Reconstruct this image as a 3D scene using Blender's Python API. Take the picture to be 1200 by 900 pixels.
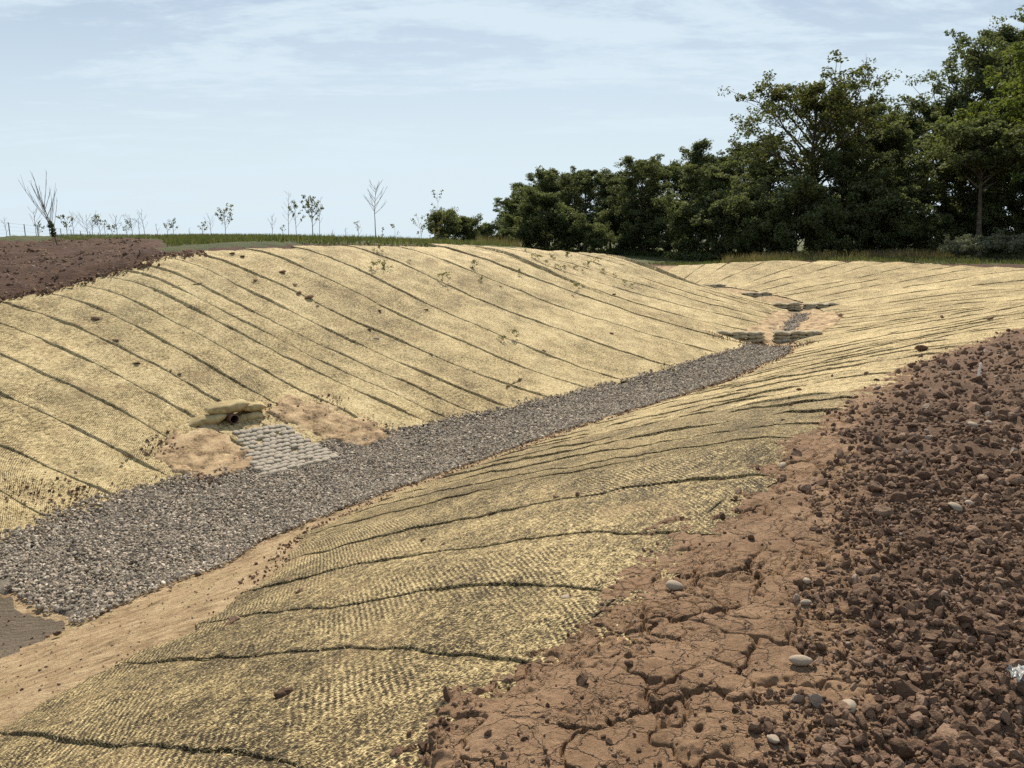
import bpy, math, random
import numpy as np
from mathutils import Vector, Matrix, Euler
random.seed(4); RNG = np.random.default_rng(7)
scene = bpy.context.scene
for o in list(bpy.data.objects): bpy.data.objects.remove(o)
COL = scene.collection

# ---------------------------------------------------------------- camera, sky, sun, exposure
cam_d = bpy.data.cameras.new('camera'); cam = bpy.data.objects.new('camera', cam_d); COL.objects.link(cam)
cam.location = (0, 0, 1.6); cam.rotation_euler = (math.radians(90 - 11.3), 0, 0)
cam_d.sensor_fit = 'HORIZONTAL'; cam_d.sensor_width = 36.0; cam_d.lens = 36.0 * 900 / 1200
cam_d.clip_start = .05; cam_d.clip_end = 3000
scene.camera = cam

SUN_EL = math.radians(45); SUN_AZ = math.radians(1)         # azimuth from +Y, negative = towards the left
sun_dir = Vector((math.sin(SUN_AZ) * math.cos(SUN_EL), math.cos(SUN_AZ) * math.cos(SUN_EL), math.sin(SUN_EL)))
sun_d = bpy.data.lights.new('sun', 'SUN'); sun_d.energy = 5.0; sun_d.angle = math.radians(.55); sun_d.color = (1.0, .90, .75)
sun = bpy.data.objects.new('sun', sun_d); COL.objects.link(sun); sun.rotation_euler = (-sun_dir).to_track_quat('-Z', 'Y').to_euler()
sun.location = (-20, 60, 60)

world = bpy.data.worlds.new('World'); scene.world = world; world.use_nodes = True
nt = world.node_tree; nt.nodes.clear()
def wn(t, **k):
    n = nt.nodes.new(t)
    for a, b in k.items(): setattr(n, a, b)
    return n
out = wn('ShaderNodeOutputWorld'); bg = wn('ShaderNodeBackground'); bg.inputs['Strength'].default_value = .064
sky = wn('ShaderNodeTexSky', sky_type='NISHITA', sun_disc=False, sun_elevation=SUN_EL, sun_rotation=SUN_AZ, altitude=60, air_density=1.0, dust_density=.7, ozone_density=1.0)
tc = wn('ShaderNodeTexCoord'); sep = wn('ShaderNodeSeparateXYZ'); nt.links.new(tc.outputs['Generated'], sep.inputs[0])
zz = wn('ShaderNodeMath', operation='MAXIMUM'); nt.links.new(sep.outputs[2], zz.inputs[0]); zz.inputs[1].default_value = 0
za = wn('ShaderNodeMath', operation='ADD'); nt.links.new(zz.outputs[0], za.inputs[0]); za.inputs[1].default_value = .12
dv = wn('ShaderNodeVectorMath', operation='DIVIDE'); nt.links.new(tc.outputs['Generated'], dv.inputs[0])
cb = wn('ShaderNodeCombineXYZ')
for i in range(3): nt.links.new(za.outputs[0], cb.inputs[i])
nt.links.new(cb.outputs[0], dv.inputs[1])
mp = wn('ShaderNodeMapping'); nt.links.new(dv.outputs[0], mp.inputs[0]); mp.inputs['Rotation'].default_value = (0, 0, math.radians(-32)); mp.inputs['Scale'].default_value = (.75, 2.0, 1)
mp.inputs['Location'].default_value = (.2, 3.1, 0)
n1 = wn('ShaderNodeTexNoise'); n1.inputs['Scale'].default_value = .9; n1.inputs['Detail'].default_value = 8; n1.inputs['Roughness'].default_value = .58; n1.inputs['Distortion'].default_value = .9
nt.links.new(mp.outputs[0], n1.inputs['Vector'])
mp2 = wn('ShaderNodeMapping'); nt.links.new(dv.outputs[0], mp2.inputs[0]); mp2.inputs['Scale'].default_value = (1.6, 2.6, 1); mp2.inputs['Rotation'].default_value = (0, 0, math.radians(-25))
mp2.inputs['Location'].default_value = (3.1, .2, 0)
n2 = wn('ShaderNodeTexNoise'); n2.inputs['Scale'].default_value = 3.4; n2.inputs['Detail'].default_value = 10; n2.inputs['Roughness'].default_value = .72
nt.links.new(mp2.outputs[0], n2.inputs['Vector'])
mul = wn('ShaderNodeMath', operation='MULTIPLY_ADD'); nt.links.new(n2.outputs[0], mul.inputs[0]); mul.inputs[1].default_value = .45; nt.links.new(n1.outputs[0], mul.inputs[2])
ramp = wn('ShaderNodeMapRange', interpolation_type='SMOOTHSTEP'); ramp.inputs[1].default_value = .66; ramp.inputs[2].default_value = .86; ramp.inputs[3].default_value = .0; ramp.inputs[4].default_value = .85
nt.links.new(mul.outputs[0], ramp.inputs[0])
# thin haze veil: thicker towards the horizon, as in any real hazy sky
hz = wn('ShaderNodeMapRange', interpolation_type='SMOOTHSTEP'); hz.inputs[1].default_value = .0; hz.inputs[2].default_value = .40; hz.inputs[3].default_value = .92; hz.inputs[4].default_value = .16
nt.links.new(sep.outputs[2], hz.inputs[0])
om = wn('ShaderNodeMath', operation='SUBTRACT'); om.inputs[0].default_value = 1.0; nt.links.new(hz.outputs[0], om.inputs[1])
mx = wn('ShaderNodeMath', operation='MULTIPLY_ADD'); nt.links.new(om.outputs[0], mx.inputs[0]); nt.links.new(ramp.outputs[0], mx.inputs[1]); nt.links.new(hz.outputs[0], mx.inputs[2])
sc_ = wn('ShaderNodeMix', data_type='RGBA'); sc_.inputs['B'].default_value = (9.0, 10.6, 11.7, 1)
nt.links.new(mx.outputs[0], sc_.inputs['Factor']); nt.links.new(sky.outputs[0], sc_.inputs['A'])
nt.links.new(sc_.outputs['Result'], bg.inputs['Color']); nt.links.new(bg.outputs[0], out.inputs[0])

vs = scene.view_settings; vs.view_transform = 'Standard'; vs.look = 'None'; vs.exposure = 0.33; vs.gamma = 1.0; vs.use_curve_mapping = False
scene.cycles.use_denoising = False
scene.cycles.max_bounces = 6; scene.cycles.transparent_max_bounces = 8

# ---------------------------------------------------------------- terrain (pure numpy)
def hash2(ix, iy, seed):
    h = (ix.astype(np.int64) * 374761393 + iy.astype(np.int64) * 668265263 + seed * 1442695041) & 0x7fffffff
    h = ((h ^ (h >> 13)) * 1274126177) & 0x7fffffff
    h = ((h ^ (h >> 16)) * 2246822519) & 0x7fffffff
    return ((h ^ (h >> 15)) & 0xffffff) / float(0xffffff)

def vnoise(x, y, seed=0):
    x = np.asarray(x, float); y = np.asarray(y, float)
    ix = np.floor(x); iy = np.floor(y)
    fx = x - ix; fy = y - iy
    fx = fx * fx * fx * (fx * (fx * 6 - 15) + 10); fy = fy * fy * fy * (fy * (fy * 6 - 15) + 10)
    a = hash2(ix, iy, seed); b = hash2(ix + 1, iy, seed); c = hash2(ix, iy + 1, seed); d = hash2(ix + 1, iy + 1, seed)
    return ((a * (1 - fx) + b * fx) * (1 - fy) + (c * (1 - fx) + d * fx) * fy) * 2 - 1

def fbm(x, y, scale, seed=0, octs=3, gain=0.5):
    v = 0.0; a = 1.0; t = 0.0
    x = np.asarray(x, float) / scale; y = np.asarray(y, float) / scale
    for o in range(octs):
        v = v + a * vnoise(x + 17.3 * o, y - 9.1 * o, seed + o * 31); t += a
        a *= gain; x = x * 2.03; y = y * 2.03
    return v / t * 1.5

def sstep(a, b, x):
    t = np.clip((np.asarray(x, float) - a) / (b - a), 0, 1)
    return t * t * (3 - 2 * t)

# bank-top heights (x, y, z)
PC = np.array([
    (-11.5, 17.3, .2), (-10, 18, .47), (-9.4, 18.7, .72), (-8.9, 19.5, 1.02), (-7.1, 21.8, 1.26), (-3.5, 26, 1.16), (0, 30, 1.0),
    (4, 35.5, .5), (7, 38.8, -.12), (-20, 30, .92), (-14, 25, 1.0), (-30, 45, 1.12), (-15, 42, 1.22), (0, 48, .6), (-45, 60, 1.0),
    (-20, 62, 1.0), (3, 58, -.2), (10, 56, -.9), (-16, 10, 0.0), (-26, 5, .2), (-25, 20, .5), (-35, 30, .9), (-14, -5, 0.2),
    (0, 0, 0), (1.75, 5, 0), (5, 9.7, -.02), (8.9, 13.3, -.05), (17, 21, -.1), (23, 30, -.12), (25, 38, -.12), (20, 44.7, -.1),
    (14.3, 46.8, -.2), (8.7, 48, -.5), (30, 55, -.2), (60, 60, 0), (15, 70, -.6), (40, 30, .05), (20, 8, .1), (10, 0, .05), (0, -15, 0),
    (-90, 100, -1.8), (-30, 110, -2.0), (20, 110, -1.5), (80, 110, -.5), (90, 20, .2), (-90, 20, .5), (-60, 60, .9), (0, -60, 0), (60, -40, .2), (-60, -40, .3)], float)
def _phi(r): return np.sqrt(r * r + 4.0)
def _fit():
    n = len(PC); A = np.zeros((n + 3, n + 3)); d = np.hypot(PC[:, None, 0] - PC[None, :, 0], PC[:, None, 1] - PC[None, :, 1])
    A[:n, :n] = _phi(d) - np.eye(n) * .02; A[:n, n] = 1; A[:n, n + 1:n + 3] = PC[:, :2]; A[n:, :n] = A[:n, n:].T
    return np.linalg.solve(A, np.concatenate([PC[:, 2], [0, 0, 0]]))
PW = _fit()
def plateau(x, y):
    x = np.asarray(x, float); y = np.asarray(y, float); out = np.full(x.shape, PW[-3]) + PW[-2] * x + PW[-1] * y
    for i in range(len(PC)):
        out = out + PW[i] * _phi(np.hypot(x - PC[i, 0], y - PC[i, 1]))
    w = sstep(95, 150, np.hypot(x, y - 20))
    return out * (1 - w) + (-2.5) * w

# ditch centre line: x, y, bottom z, left half width, right half width, left rim offset, right rim offset
CC = np.array([
    (-26.6, -20.0, -2.5, 1.4, 1.4, 9.5, 8.0),
    (-19.4, -10.4, -2.5, 1.4, 1.4, 9.5, 8.0),
    (-12.2, -0.8, -2.45, 1.4, 1.4, 9.5, 8.0),
    (-5.7, 8.0, -2.4, 1.45, 1.4, 9.6, 7.8),
    (-4.2, 10.6, -2.4, 1.6, 1.4, 9.5, 7.9),
    (-0.12, 15.09, -2.38, 1.1, 1.05, 9.8, 7.7),
    (4.08, 19.39, -2.3, .85, .9, 10.4, 7.7),
    (7.88, 24.14, -2.22, .6, .7, 10.1, 8.7),
    (9.2, 27.0, -2.2, .6, .6, 9.4, 9.9),
    (11.6, 31.0, -2.0, .6, .6, 8.0, 11.5),
    (12.9, 34.8, -1.85, .6, .6, 7.8, 12.3),
    (12.1, 38.3, -1.6, .6, .6, 7.0, 11.0),
    (10.4, 41.6, -1.4, .6, .6, 6.0, 7.5),
    (6.5, 43.8, -1.35, .6, .6, 4.6, 5.0),
    (0.0, 45.0, -1.2, .6, .6, 4.5, 4.5),
    (-8.0, 46.0, -.6, .6, .6, 3.0, 3.0)], float)
def _cat(P, m):
    out = []
    n = len(P)
    for i in range(n - 1):
        p0 = P[max(i - 1, 0)]; p1 = P[i]; p2 = P[i + 1]; p3 = P[min(i + 2, n - 1)]
        for t in np.arange(m) / m:
            out.append(.5 * ((2 * p1) + (p2 - p0) * t + (2 * p0 - 5 * p1 + 4 * p2 - p3) * t * t + (3 * p1 - p0 - 3 * p2 + p3) * t ** 3))
    out.append(P[-1])
    return np.array(out)
CL = _cat(CC, 14)
_seg = np.hypot(*np.diff(CL[:, :2], axis=0).T)
CU = np.concatenate([[0], np.cumsum(_seg)])
def _smooth(a, it):
    for _ in range(it):
        b = a.copy(); b[1:-1] = (a[:-2] + a[1:-1] * 2 + a[2:]) / 4; a = b
    return a
CT = np.gradient(CL[:, :2], CU, axis=0); CT /= np.hypot(CT[:, 0], CT[:, 1])[:, None]
CT = _smooth(CT, 30); CT /= np.hypot(CT[:, 0], CT[:, 1])[:, None]
def cpar(u):   # interpolated zbot, hl, hr, rl, rr
    return [np.interp(u, CU, CL[:, k]) for k in (2, 3, 4, 5, 6)]
def un2xy(u, n):          # n > 0 is the right-hand side
    u = np.asarray(u, float); n = np.asarray(n, float)
    cx = np.interp(u, CU, CL[:, 0]); cy = np.interp(u, CU, CL[:, 1]); tx = np.interp(u, CU, CT[:, 0]); ty = np.interp(u, CU, CT[:, 1])
    l = np.hypot(tx, ty)
    return cx + n * ty / l, cy - n * tx / l
def xy2un(x, y):
    x = np.asarray(x, float); y = np.asarray(y, float); sh = x.shape; X = x.ravel(); Y = y.ravel()
    U = np.empty(len(X)); N = np.empty(len(X))
    ax = CL[:-1, 0]; ay = CL[:-1, 1]; dx = np.diff(CL[:, 0]); dy = np.diff(CL[:, 1]); L2 = dx * dx + dy * dy
    for a in range(0, len(X), 20000):
        b = min(a + 20000, len(X)); px = X[a:b, None]; py = Y[a:b, None]
        i = np.argmin((px - CL[None, :, 0]) ** 2 + (py - CL[None, :, 1]) ** 2, axis=1)
        best = None
        for j in (np.clip(i - 1, 0, len(ax) - 1), np.clip(i, 0, len(ax) - 1)):
            t = np.clip(((px[:, 0] - ax[j]) * dx[j] + (py[:, 0] - ay[j]) * dy[j]) / L2[j], 0, 1)
            qx = px[:, 0] - ax[j] - t * dx[j]; qy = py[:, 0] - ay[j] - t * dy[j]
            d = np.hypot(qx, qy); uu = CU[j] + t * (CU[j + 1] - CU[j]); sg = np.sign(dx[j] * -qy + dy[j] * qx); sg[sg == 0] = 1
            if best is None: best = (d, uu, sg)
            else:
                m = d < best[0]; best = (np.where(m, d, best[0]), np.where(m, uu, best[1]), np.where(m, sg, best[2]))
        U[a:b] = best[1]; N[a:b] = best[0] * best[2]
    return U.reshape(sh), N.reshape(sh)
def smin1(t, k):           # rounded min(t, 1)
    h = np.clip(.5 + .5 * (1 - t) / k, 0, 1)
    return 1 * (1 - h) + t * h - k * h * (1 - h)
def height(x, y, un=None, rough=True):
    x = np.asarray(x, float); y = np.asarray(y, float)
    u, n = xy2un(x, y) if un is None else un
    zb, hl, hr, rl, rr = cpar(u)
    half = np.where(n < 0, hl, hr); rim = np.where(n < 0, rl, rr)
    t = (np.abs(n) - half) / np.maximum(rim - half, .5)
    k = .09
    h = np.clip(.5 + .5 * t / k, 0, 1); t0 = t * h + k * h * (1 - h)       # rounded max(t, 0)
    f = np.clip(smin1(t0, np.where(n < 0, .22, .2)), 0, 1)
    P = plateau(x, y)
    z = zb + (P - zb) * f
    if rough:
        d = np.hypot(x, y)
        z = z + .05 * fbm(x, y, 4.5, 3, 2) + .018 * fbm(x, y, 1.1, 8, 2)
    return z
EYE = 1.6; PITCH = math.radians(11.3); FPX = 900.0
def ray(px, py):
    a = (px - 600) / FPX; b = (py - 450) / FPX
    return np.array([a, math.cos(PITCH) - b * math.sin(PITCH), -math.sin(PITCH) - b * math.cos(PITCH)])
def project(x, y, z):
    f = y * math.cos(PITCH) - (z - EYE) * math.sin(PITCH); d = -y * math.sin(PITCH) - (z - EYE) * math.cos(PITCH)
    return 600 + FPX * x / f, 450 + FPX * d / f, f
# ---------------------------------------------------------------- end of terrain
# ---------------------------------------------------------------- helpers
def tag(o, label=None, cat=None, group=None, kind=None):
    if label: o['label'] = label
    if cat: o['category'] = cat
    if group: o['group'] = group
    if kind: o['kind'] = kind
    return o
def empty(name, loc=(0, 0, 0), rz=0):
    o = bpy.data.objects.new(name, None); COL.objects.link(o); o.location = loc; o.rotation_euler = (0, 0, rz); o.empty_display_size = .2
    return o
def mesh_np(name, V, F, mat=None, smooth=True, uv=None, cols=None):
    """V (n,3), F (m,3 or 4) -> mesh; uv (n,2) and cols {name:(n,4)} per vertex"""
    V = np.asarray(V, np.float32); F = np.asarray(F, np.int32); me = bpy.data.meshes.new(name)
    k = F.shape[1]
    me.vertices.add(len(V)); me.vertices.foreach_set('co', V.ravel())
    me.loops.add(F.size); me.loops.foreach_set('vertex_index', F.ravel())
    me.polygons.add(len(F)); me.polygons.foreach_set('loop_start', np.arange(len(F), dtype=np.int32) * k)
    me.update(calc_edges=True)
    me.polygons.foreach_set('use_smooth', np.full(len(F), smooth, bool))
    if uv is not None:
        l = me.uv_layers.new(name='UVMap'); l.data.foreach_set('uv', np.asarray(uv, np.float32)[F.ravel()].ravel())
    for cn, c in (cols or {}).items():
        a = me.color_attributes.new(cn, 'FLOAT_COLOR', 'POINT'); a.data.foreach_set('color', np.asarray(c, np.float32).ravel())
    if mat: me.materials.append(mat)
    me.validate(); me.update()
    return me
def obj(name, me, parent=None, loc=None):
    o = bpy.data.objects.new(name, me); COL.objects.link(o)
    if parent: o.parent = parent
    if loc is not None: o.location = loc
    return o
def grid_faces(nu, nv):      # (nu x nv) vertices, index i*nv + j
    i, j = np.meshgrid(np.arange(nu - 1), np.arange(nv - 1), indexing='ij'); a = (i * nv + j).ravel()
    return np.stack([a, a + nv, a + nv + 1, a + 1], 1)
def tube(path, radii, sides=6, cap=True):
    P = np.asarray(path, float); n = len(P); T = np.gradient(P, axis=0); T /= np.linalg.norm(T, axis=1)[:, None] + 1e-9
    up = np.where(np.abs(T[:, 2:3]) > .95, np.array([[1., 0, 0]]), np.array([[0, 0, 1.]]))
    A = np.cross(T, up); A /= np.linalg.norm(A, axis=1)[:, None] + 1e-9; B = np.cross(T, A)
    th = np.arange(sides) * 2 * math.pi / sides; R = np.asarray(radii, float)
    V = P[:, None] + R[:, None, None] * (np.cos(th)[None, :, None] * A[:, None] + np.sin(th)[None, :, None] * B[:, None])
    i, j = np.meshgrid(np.arange(n - 1), np.arange(sides), indexing='ij'); a = (i * sides + j).ravel(); b = (i * sides + (j + 1) % sides).ravel()
    return V.reshape(-1, 3), np.stack([a, b, b + sides, a + sides], 1)
class MB:
    def __init__(s): s.V = []; s.F = []; s.n = 0
    def add(s, VF):
        V, F = VF; s.V.append(np.asarray(V, float)); s.F.append(np.asarray(F) + s.n); s.n += len(V)
    def mesh(s, name, mat, smooth=True): return mesh_np(name, np.concatenate(s.V), np.concatenate(s.F), mat, smooth)
def ico(sub):
    import bmesh
    bm = bmesh.new(); bmesh.ops.create_icosphere(bm, subdivisions=sub, radius=1.0)
    V = np.array([v.co[:] for v in bm.verts]); F = np.array([[v.index for v in f.verts] for f in bm.faces]); bm.free()
    return V, F
ICO = {k: ico(k) for k in (1, 2, 3)}
def lump(seed, sub=2, flat=.75, ncut=7, cut=(.62, .9), rough=.10, rs=.6, fine=.0):
    r = np.random.default_rng(seed); V, F = ICO[sub]; V = V.copy()
    for _ in range(ncut):
        d = r.normal(size=3); d /= np.linalg.norm(d); c = r.uniform(*cut)
        s = V @ d; m = s > c; V[m] -= np.outer((s[m] - c) * .92, d)
    q = seed * 3.7
    V *= 1 + rough * fbm(V[:, 0] + V[:, 2] * .8 + q, V[:, 1] - V[:, 2] * .7 + q, rs, seed, 3)[:, None]
    if fine: V *= 1 + fine * fbm(V[:, 0] * 1.1 - V[:, 2] + q, V[:, 1] + V[:, 2] * .9 - q, .16, seed + 5, 2)[:, None]
    V *= np.array([1.0, r.uniform(.62, .95), flat * r.uniform(.75, 1.1)])
    return V, F

def material(name):
    m = bpy.data.materials.new(name); m.use_nodes = True; t = m.node_tree; t.nodes.clear()
    o = t.nodes.new('ShaderNodeOutputMaterial'); b = t.nodes.new('ShaderNodeBsdfPrincipled'); t.links.new(b.outputs[0], o.inputs[0])
    b.inputs['Roughness'].default_value = .9; b.inputs['Specular IOR Level'].default_value = .25
    return m, t, b, o
def N(t, typ, ins=None, **k):
    n = t.nodes.new(typ)
    for a, v in k.items(): setattr(n, a, v)
    for key, v in (ins or {}).items():
        if isinstance(v, bpy.types.NodeSocket): t.links.new(v, n.inputs[key])
        else: n.inputs[key].default_value = v
    return n
def noise(t, vec, scale, detail=3, rough=.55, dist=0.0):
    return N(t, 'ShaderNodeTexNoise', {'Vector': vec, 'Scale': scale, 'Detail': detail, 'Roughness': rough, 'Distortion': dist}).outputs['Fac']
def rampc(t, fac, stops):
    n = N(t, 'ShaderNodeValToRGB', {'Fac': fac}); e = n.color_ramp.elements
    while len(e) < len(stops): e.new(.5)
    for el, (p, c) in zip(e, stops): el.position = p; el.color = (*c, 1)
    return n.outputs['Color']
def mixc(t, fac, a, b, mode='MIX'):
    n = N(t, 'ShaderNodeMix', data_type='RGBA', blend_type=mode)
    for k, v in (('Factor', fac), ('A', a), ('B', b)):
        s = [i for i in n.inputs if i.name == k and (i.type == 'RGBA' if k != 'Factor' else i.type == 'VALUE')][0]
        if isinstance(v, bpy.types.NodeSocket): t.links.new(v, s)
        elif k == 'Factor': s.default_value = v
        else: s.default_value = (*v, 1)
    return [o_ for o_ in n.outputs if o_.type == 'RGBA'][0]
def mrange(t, v, a, b, c=0., d=1., smooth=True):
    return N(t, 'ShaderNodeMapRange', {0: v, 1: a, 2: b, 3: c, 4: d}, interpolation_type='SMOOTHSTEP' if smooth else 'LINEAR').outputs[0]
def mth(t, op, a, b=0.0, c=0.0):
    n = N(t, 'ShaderNodeMath', operation=op)
    for i, v in enumerate((a, b, c)):
        if isinstance(v, bpy.types.NodeSocket): t.links.new(v, n.inputs[i])
        else: n.inputs[i].default_value = v
    return n.outputs[0]
def bump(t, b, h, strength, dist):
    n = N(t, 'ShaderNodeBump', {'Strength': strength, 'Distance': dist, 'Height': h}); t.links.new(n.outputs[0], b.inputs['Normal'])
def link(t, a, b): t.links.new(a, b)
def pos(t): return N(t, 'ShaderNodeNewGeometry').outputs['Position']

M = {}
# --- straw / coir erosion blanket
def straw_mat(name, sh, w4, ra, blot):
    m, t, b, o = material(name)
    uv = N(t, 'ShaderNodeUVMap', uv_map='UVMap').outputs[0]; p = pos(t)
    big = noise(t, p, .35, 4, .6); mid = noise(t, p, 2.3, 4, .65)
    # fibres in two crossing directions, lying loose in the netting
    m1 = N(t, 'ShaderNodeMapping', {'Vector': uv, 'Rotation': (0, 0, .7), 'Scale': (170, 42, 1)}).outputs[0]
    m2 = N(t, 'ShaderNodeMapping', {'Vector': uv, 'Rotation': (0, 0, -.5), 'Scale': (40, 150, 1)}).outputs[0]
    f1 = noise(t, m1, 1, 2, .5); f2 = noise(t, m2, 1, 2, .5); f = mrange(t, mth(t, 'MAXIMUM', f1, f2), .42, .68, 0, 1, False)
    f3 = mrange(t, noise(t, uv, 75, 3, .65), .3, .7, 0, 1, False); f4 = mrange(t, noise(t, uv, 17, 7, .78), .34, .66, 0, 1, False)
    # stitched netting ribs, about 26 mm apart
    rot = N(t, 'ShaderNodeMapping', {'Vector': uv, 'Rotation': (0, 0, math.radians(-38))}).outputs[0]
    sc = N(t, 'ShaderNodeVectorMath', {0: N(t, 'ShaderNodeTexNoise', {'Vector': uv, 'Scale': 5.0, 'Detail': 4, 'Roughness': .6}).outputs['Color'], 1: (.045, .045, 0)}, operation='MULTIPLY').outputs[0]
    ad = N(t, 'ShaderNodeVectorMath', {0: rot, 1: sc}, operation='ADD').outputs[0]
    s2 = N(t, 'ShaderNodeSeparateXYZ', {0: ad})
    rib = mth(t, 'SINE', mth(t, 'MULTIPLY', s2.outputs[0], 2 * math.pi / .026)); cross = mth(t, 'SINE', mth(t, 'MULTIPLY', s2.outputs[1], 2 * math.pi / .019))
    amp = mrange(t, noise(t, p, .9, 2, .5), .40, .60, .12, 1.)
    ribn = mth(t, 'MULTIPLY', mth(t, 'MULTIPLY_ADD', rib, ra, mth(t, 'MULTIPLY', cross, ra * .75)), amp)
    h = mth(t, 'ADD', mth(t, 'MULTIPLY_ADD', f, .34, mth(t, 'MULTIPLY_ADD', f3, .32, mth(t, 'MULTIPLY', f4, w4))), ribn)
    thin = mth(t, 'ADD', mth(t, 'MULTIPLY', mth(t, 'SUBTRACT', big, .5), blot), mth(t, 'MULTIPLY', mth(t, 'SUBTRACT', mid, .5), blot))
    fac = mth(t, 'ADD', h, thin)
    c = rampc(t, fac, [(.20 + sh, (.022, .016, .009)), (.35 + sh, (.10, .072, .034)), (.48 + sh, (.36, .272, .128)), (.62 + sh, (.66, .515, .26)), (.86 + sh, (.85, .715, .44))])  # dark stops: bare soil and painted shade in the gaps between fibres
    # dust trodden into it, and thin places where the dark netting shows
    c = mixc(t, mrange(t, noise(t, p, 1.1, 5, .65), .54, .74, 0, .5), c, (.34, .23, .12))
    c = mixc(t, mrange(t, noise(t, p, .5, 4, .65), .56, .72, 0, blot * .6), c, (.15, .13, .07))
    link(t, c, b.inputs['Base Color']); b.inputs['Roughness'].default_value = .85
    bump(t, b, fac, .8, .016)
    return m
M['straw'] = straw_mat('straw_blanket', .10, .34, .10, .36); M['straw_sunlit'] = straw_mat('straw_blanket_sunlit', .02, .44, .10, .50); M['straw_mid'] = straw_mat('straw_blanket_far', .04, .42, .10, .42)  # lighter left and far copies: missing sunlight painted into the straw colour
def soil_mat(name, stops, tint=None, bs=.7, scale=1.0):
    m, t, b, o = material(name); p = pos(t)
    a = noise(t, p, 3.0 * scale, 6, .62); f = noise(t, p, 26 * scale, 8, .78); g = noise(t, p, 260, 3, .7)
    fac = mth(t, 'ADD', mth(t, 'MULTIPLY', a, .55), mth(t, 'MULTIPLY', f, .45))
    c = rampc(t, mrange(t, fac, .36, .64, .2, .78, False), stops)
    c = mixc(t, mrange(t, g, .67, .76, 0, .55), c, tint or (.5, .38, .28))
    link(t, c, b.inputs['Base Color']); bump(t, b, mth(t, 'ADD', f, mth(t, 'MULTIPLY', g, .5)), bs, .012)
    return m
BROWN = [(.25, (.07, .040, .024)), (.45, (.14, .083, .051)), (.6, (.215, .132, .082)), (.8, (.32, .21, .14))]
BROWN_SHADED = [(.28, (.034, .016, .009)), (.45, (.074, .036, .021)), (.58, (.12, .062, .037)), (.8, (.21, .12, .075))]  # darker brown: backlit shading of the rough left soil put into the colour
CRUST = [(.28, (.13, .074, .040)), (.45, (.27, .163, .092)), (.58, (.37, .235, .138)), (.8, (.52, .36, .225))]
TAN = [(.30, (.10, .066, .036)), (.42, (.29, .195, .105)), (.54, (.44, .31, .175)), (.75, (.62, .47, .28))]
M['tan'] = soil_mat('tan_sediment', TAN, (.62, .5, .33), 1.0, 1.0)
def clod_mat():
    m, t, b, o = material('soil_clod'); tcn = N(t, 'ShaderNodeTexCoord').outputs['Object']; p = pos(t)
    rnd = N(t, 'ShaderNodeObjectInfo').outputs['Random']
    f = noise(t, p, 40, 5, .68); g = noise(t, p, 180, 3, .7)
    fac = mth(t, 'ADD', mth(t, 'MULTIPLY', f, .55), mth(t, 'MULTIPLY', rnd, .45))
    c = rampc(t, fac, [(.2, (.095, .056, .034)), (.42, (.175, .106, .067)), (.6, (.26, .162, .104)), (.85, (.42, .29, .20))])
    c = mixc(t, mrange(t, rnd, .975, .98, 0, .75, False), c, (.42, .34, .27))
    link(t, c, b.inputs['Base Color']); bump(t, b, mth(t, 'ADD', f, mth(t, 'MULTIPLY', g, .5)), 1.0, .02)
    return m
M['clod'] = clod_mat()
def verge_mat():
    m, t, b, o = material('soil_verge'); p = pos(t)
    at = N(t, 'ShaderNodeVertexColor', layer_name='zone'); s = N(t, 'ShaderNodeSeparateColor', {0: at.outputs[0]})
    a = noise(t, p, 3.0, 6, .62); f = noise(t, p, 60, 5, .7); g = noise(t, p, 300, 3, .7)
    fac = mth(t, 'ADD', mth(t, 'MULTIPLY', a, .55), mth(t, 'MULTIPLY', f, .45))
    c = mixc(t, s.outputs[0], rampc(t, fac, CRUST), rampc(t, fac, BROWN))
    c = mixc(t, mrange(t, g, .62, .72, 0, .65), c, (.52, .40, .29))
    warp = N(t, 'ShaderNodeVectorMath', {0: p, 1: N(t, 'ShaderNodeVectorMath', {0: N(t, 'ShaderNodeTexNoise', {'Vector': p, 'Scale': 6.0, 'Detail': 5, 'Roughness': .6}).outputs['Color'], 1: (.22, .22, .0)}, operation='MULTIPLY').outputs[0]}, operation='ADD').outputs[0]
    flat = N(t, 'ShaderNodeVectorMath', {0: warp, 1: (1, 1, 0)}, operation='MULTIPLY').outputs[0]
    k1 = N(t, 'ShaderNodeTexVoronoi', {'Vector': flat, 'Scale': 7.0}, feature='DISTANCE_TO_EDGE').outputs['Distance']; k2 = N(t, 'ShaderNodeTexVoronoi', {'Vector': flat, 'Scale': 19.0}, feature='DISTANCE_TO_EDGE').outputs['Distance']
    gate = mrange(t, noise(t, p, 3.5, 3, .6), .42, .56); crack = mth(t, 'MULTIPLY', mth(t, 'ADD', mth(t, 'MULTIPLY', mrange(t, k1, .0, .045, -1., 0.), 1.0), mth(t, 'MULTIPLY', mrange(t, k2, .0, .06, -.45, 0.), gate)), mth(t, 'SUBTRACT', 1.0, s.outputs[0]))
    link(t, c, b.inputs['Base Color']); bump(t, b, mth(t, 'ADD', mth(t, 'MULTIPLY', crack, 2.8), mth(t, 'ADD', mth(t, 'MULTIPLY', f, .8), mth(t, 'MULTIPLY', g, .7))), 1.0, .014)
    return m
M['verge'] = verge_mat()
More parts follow.
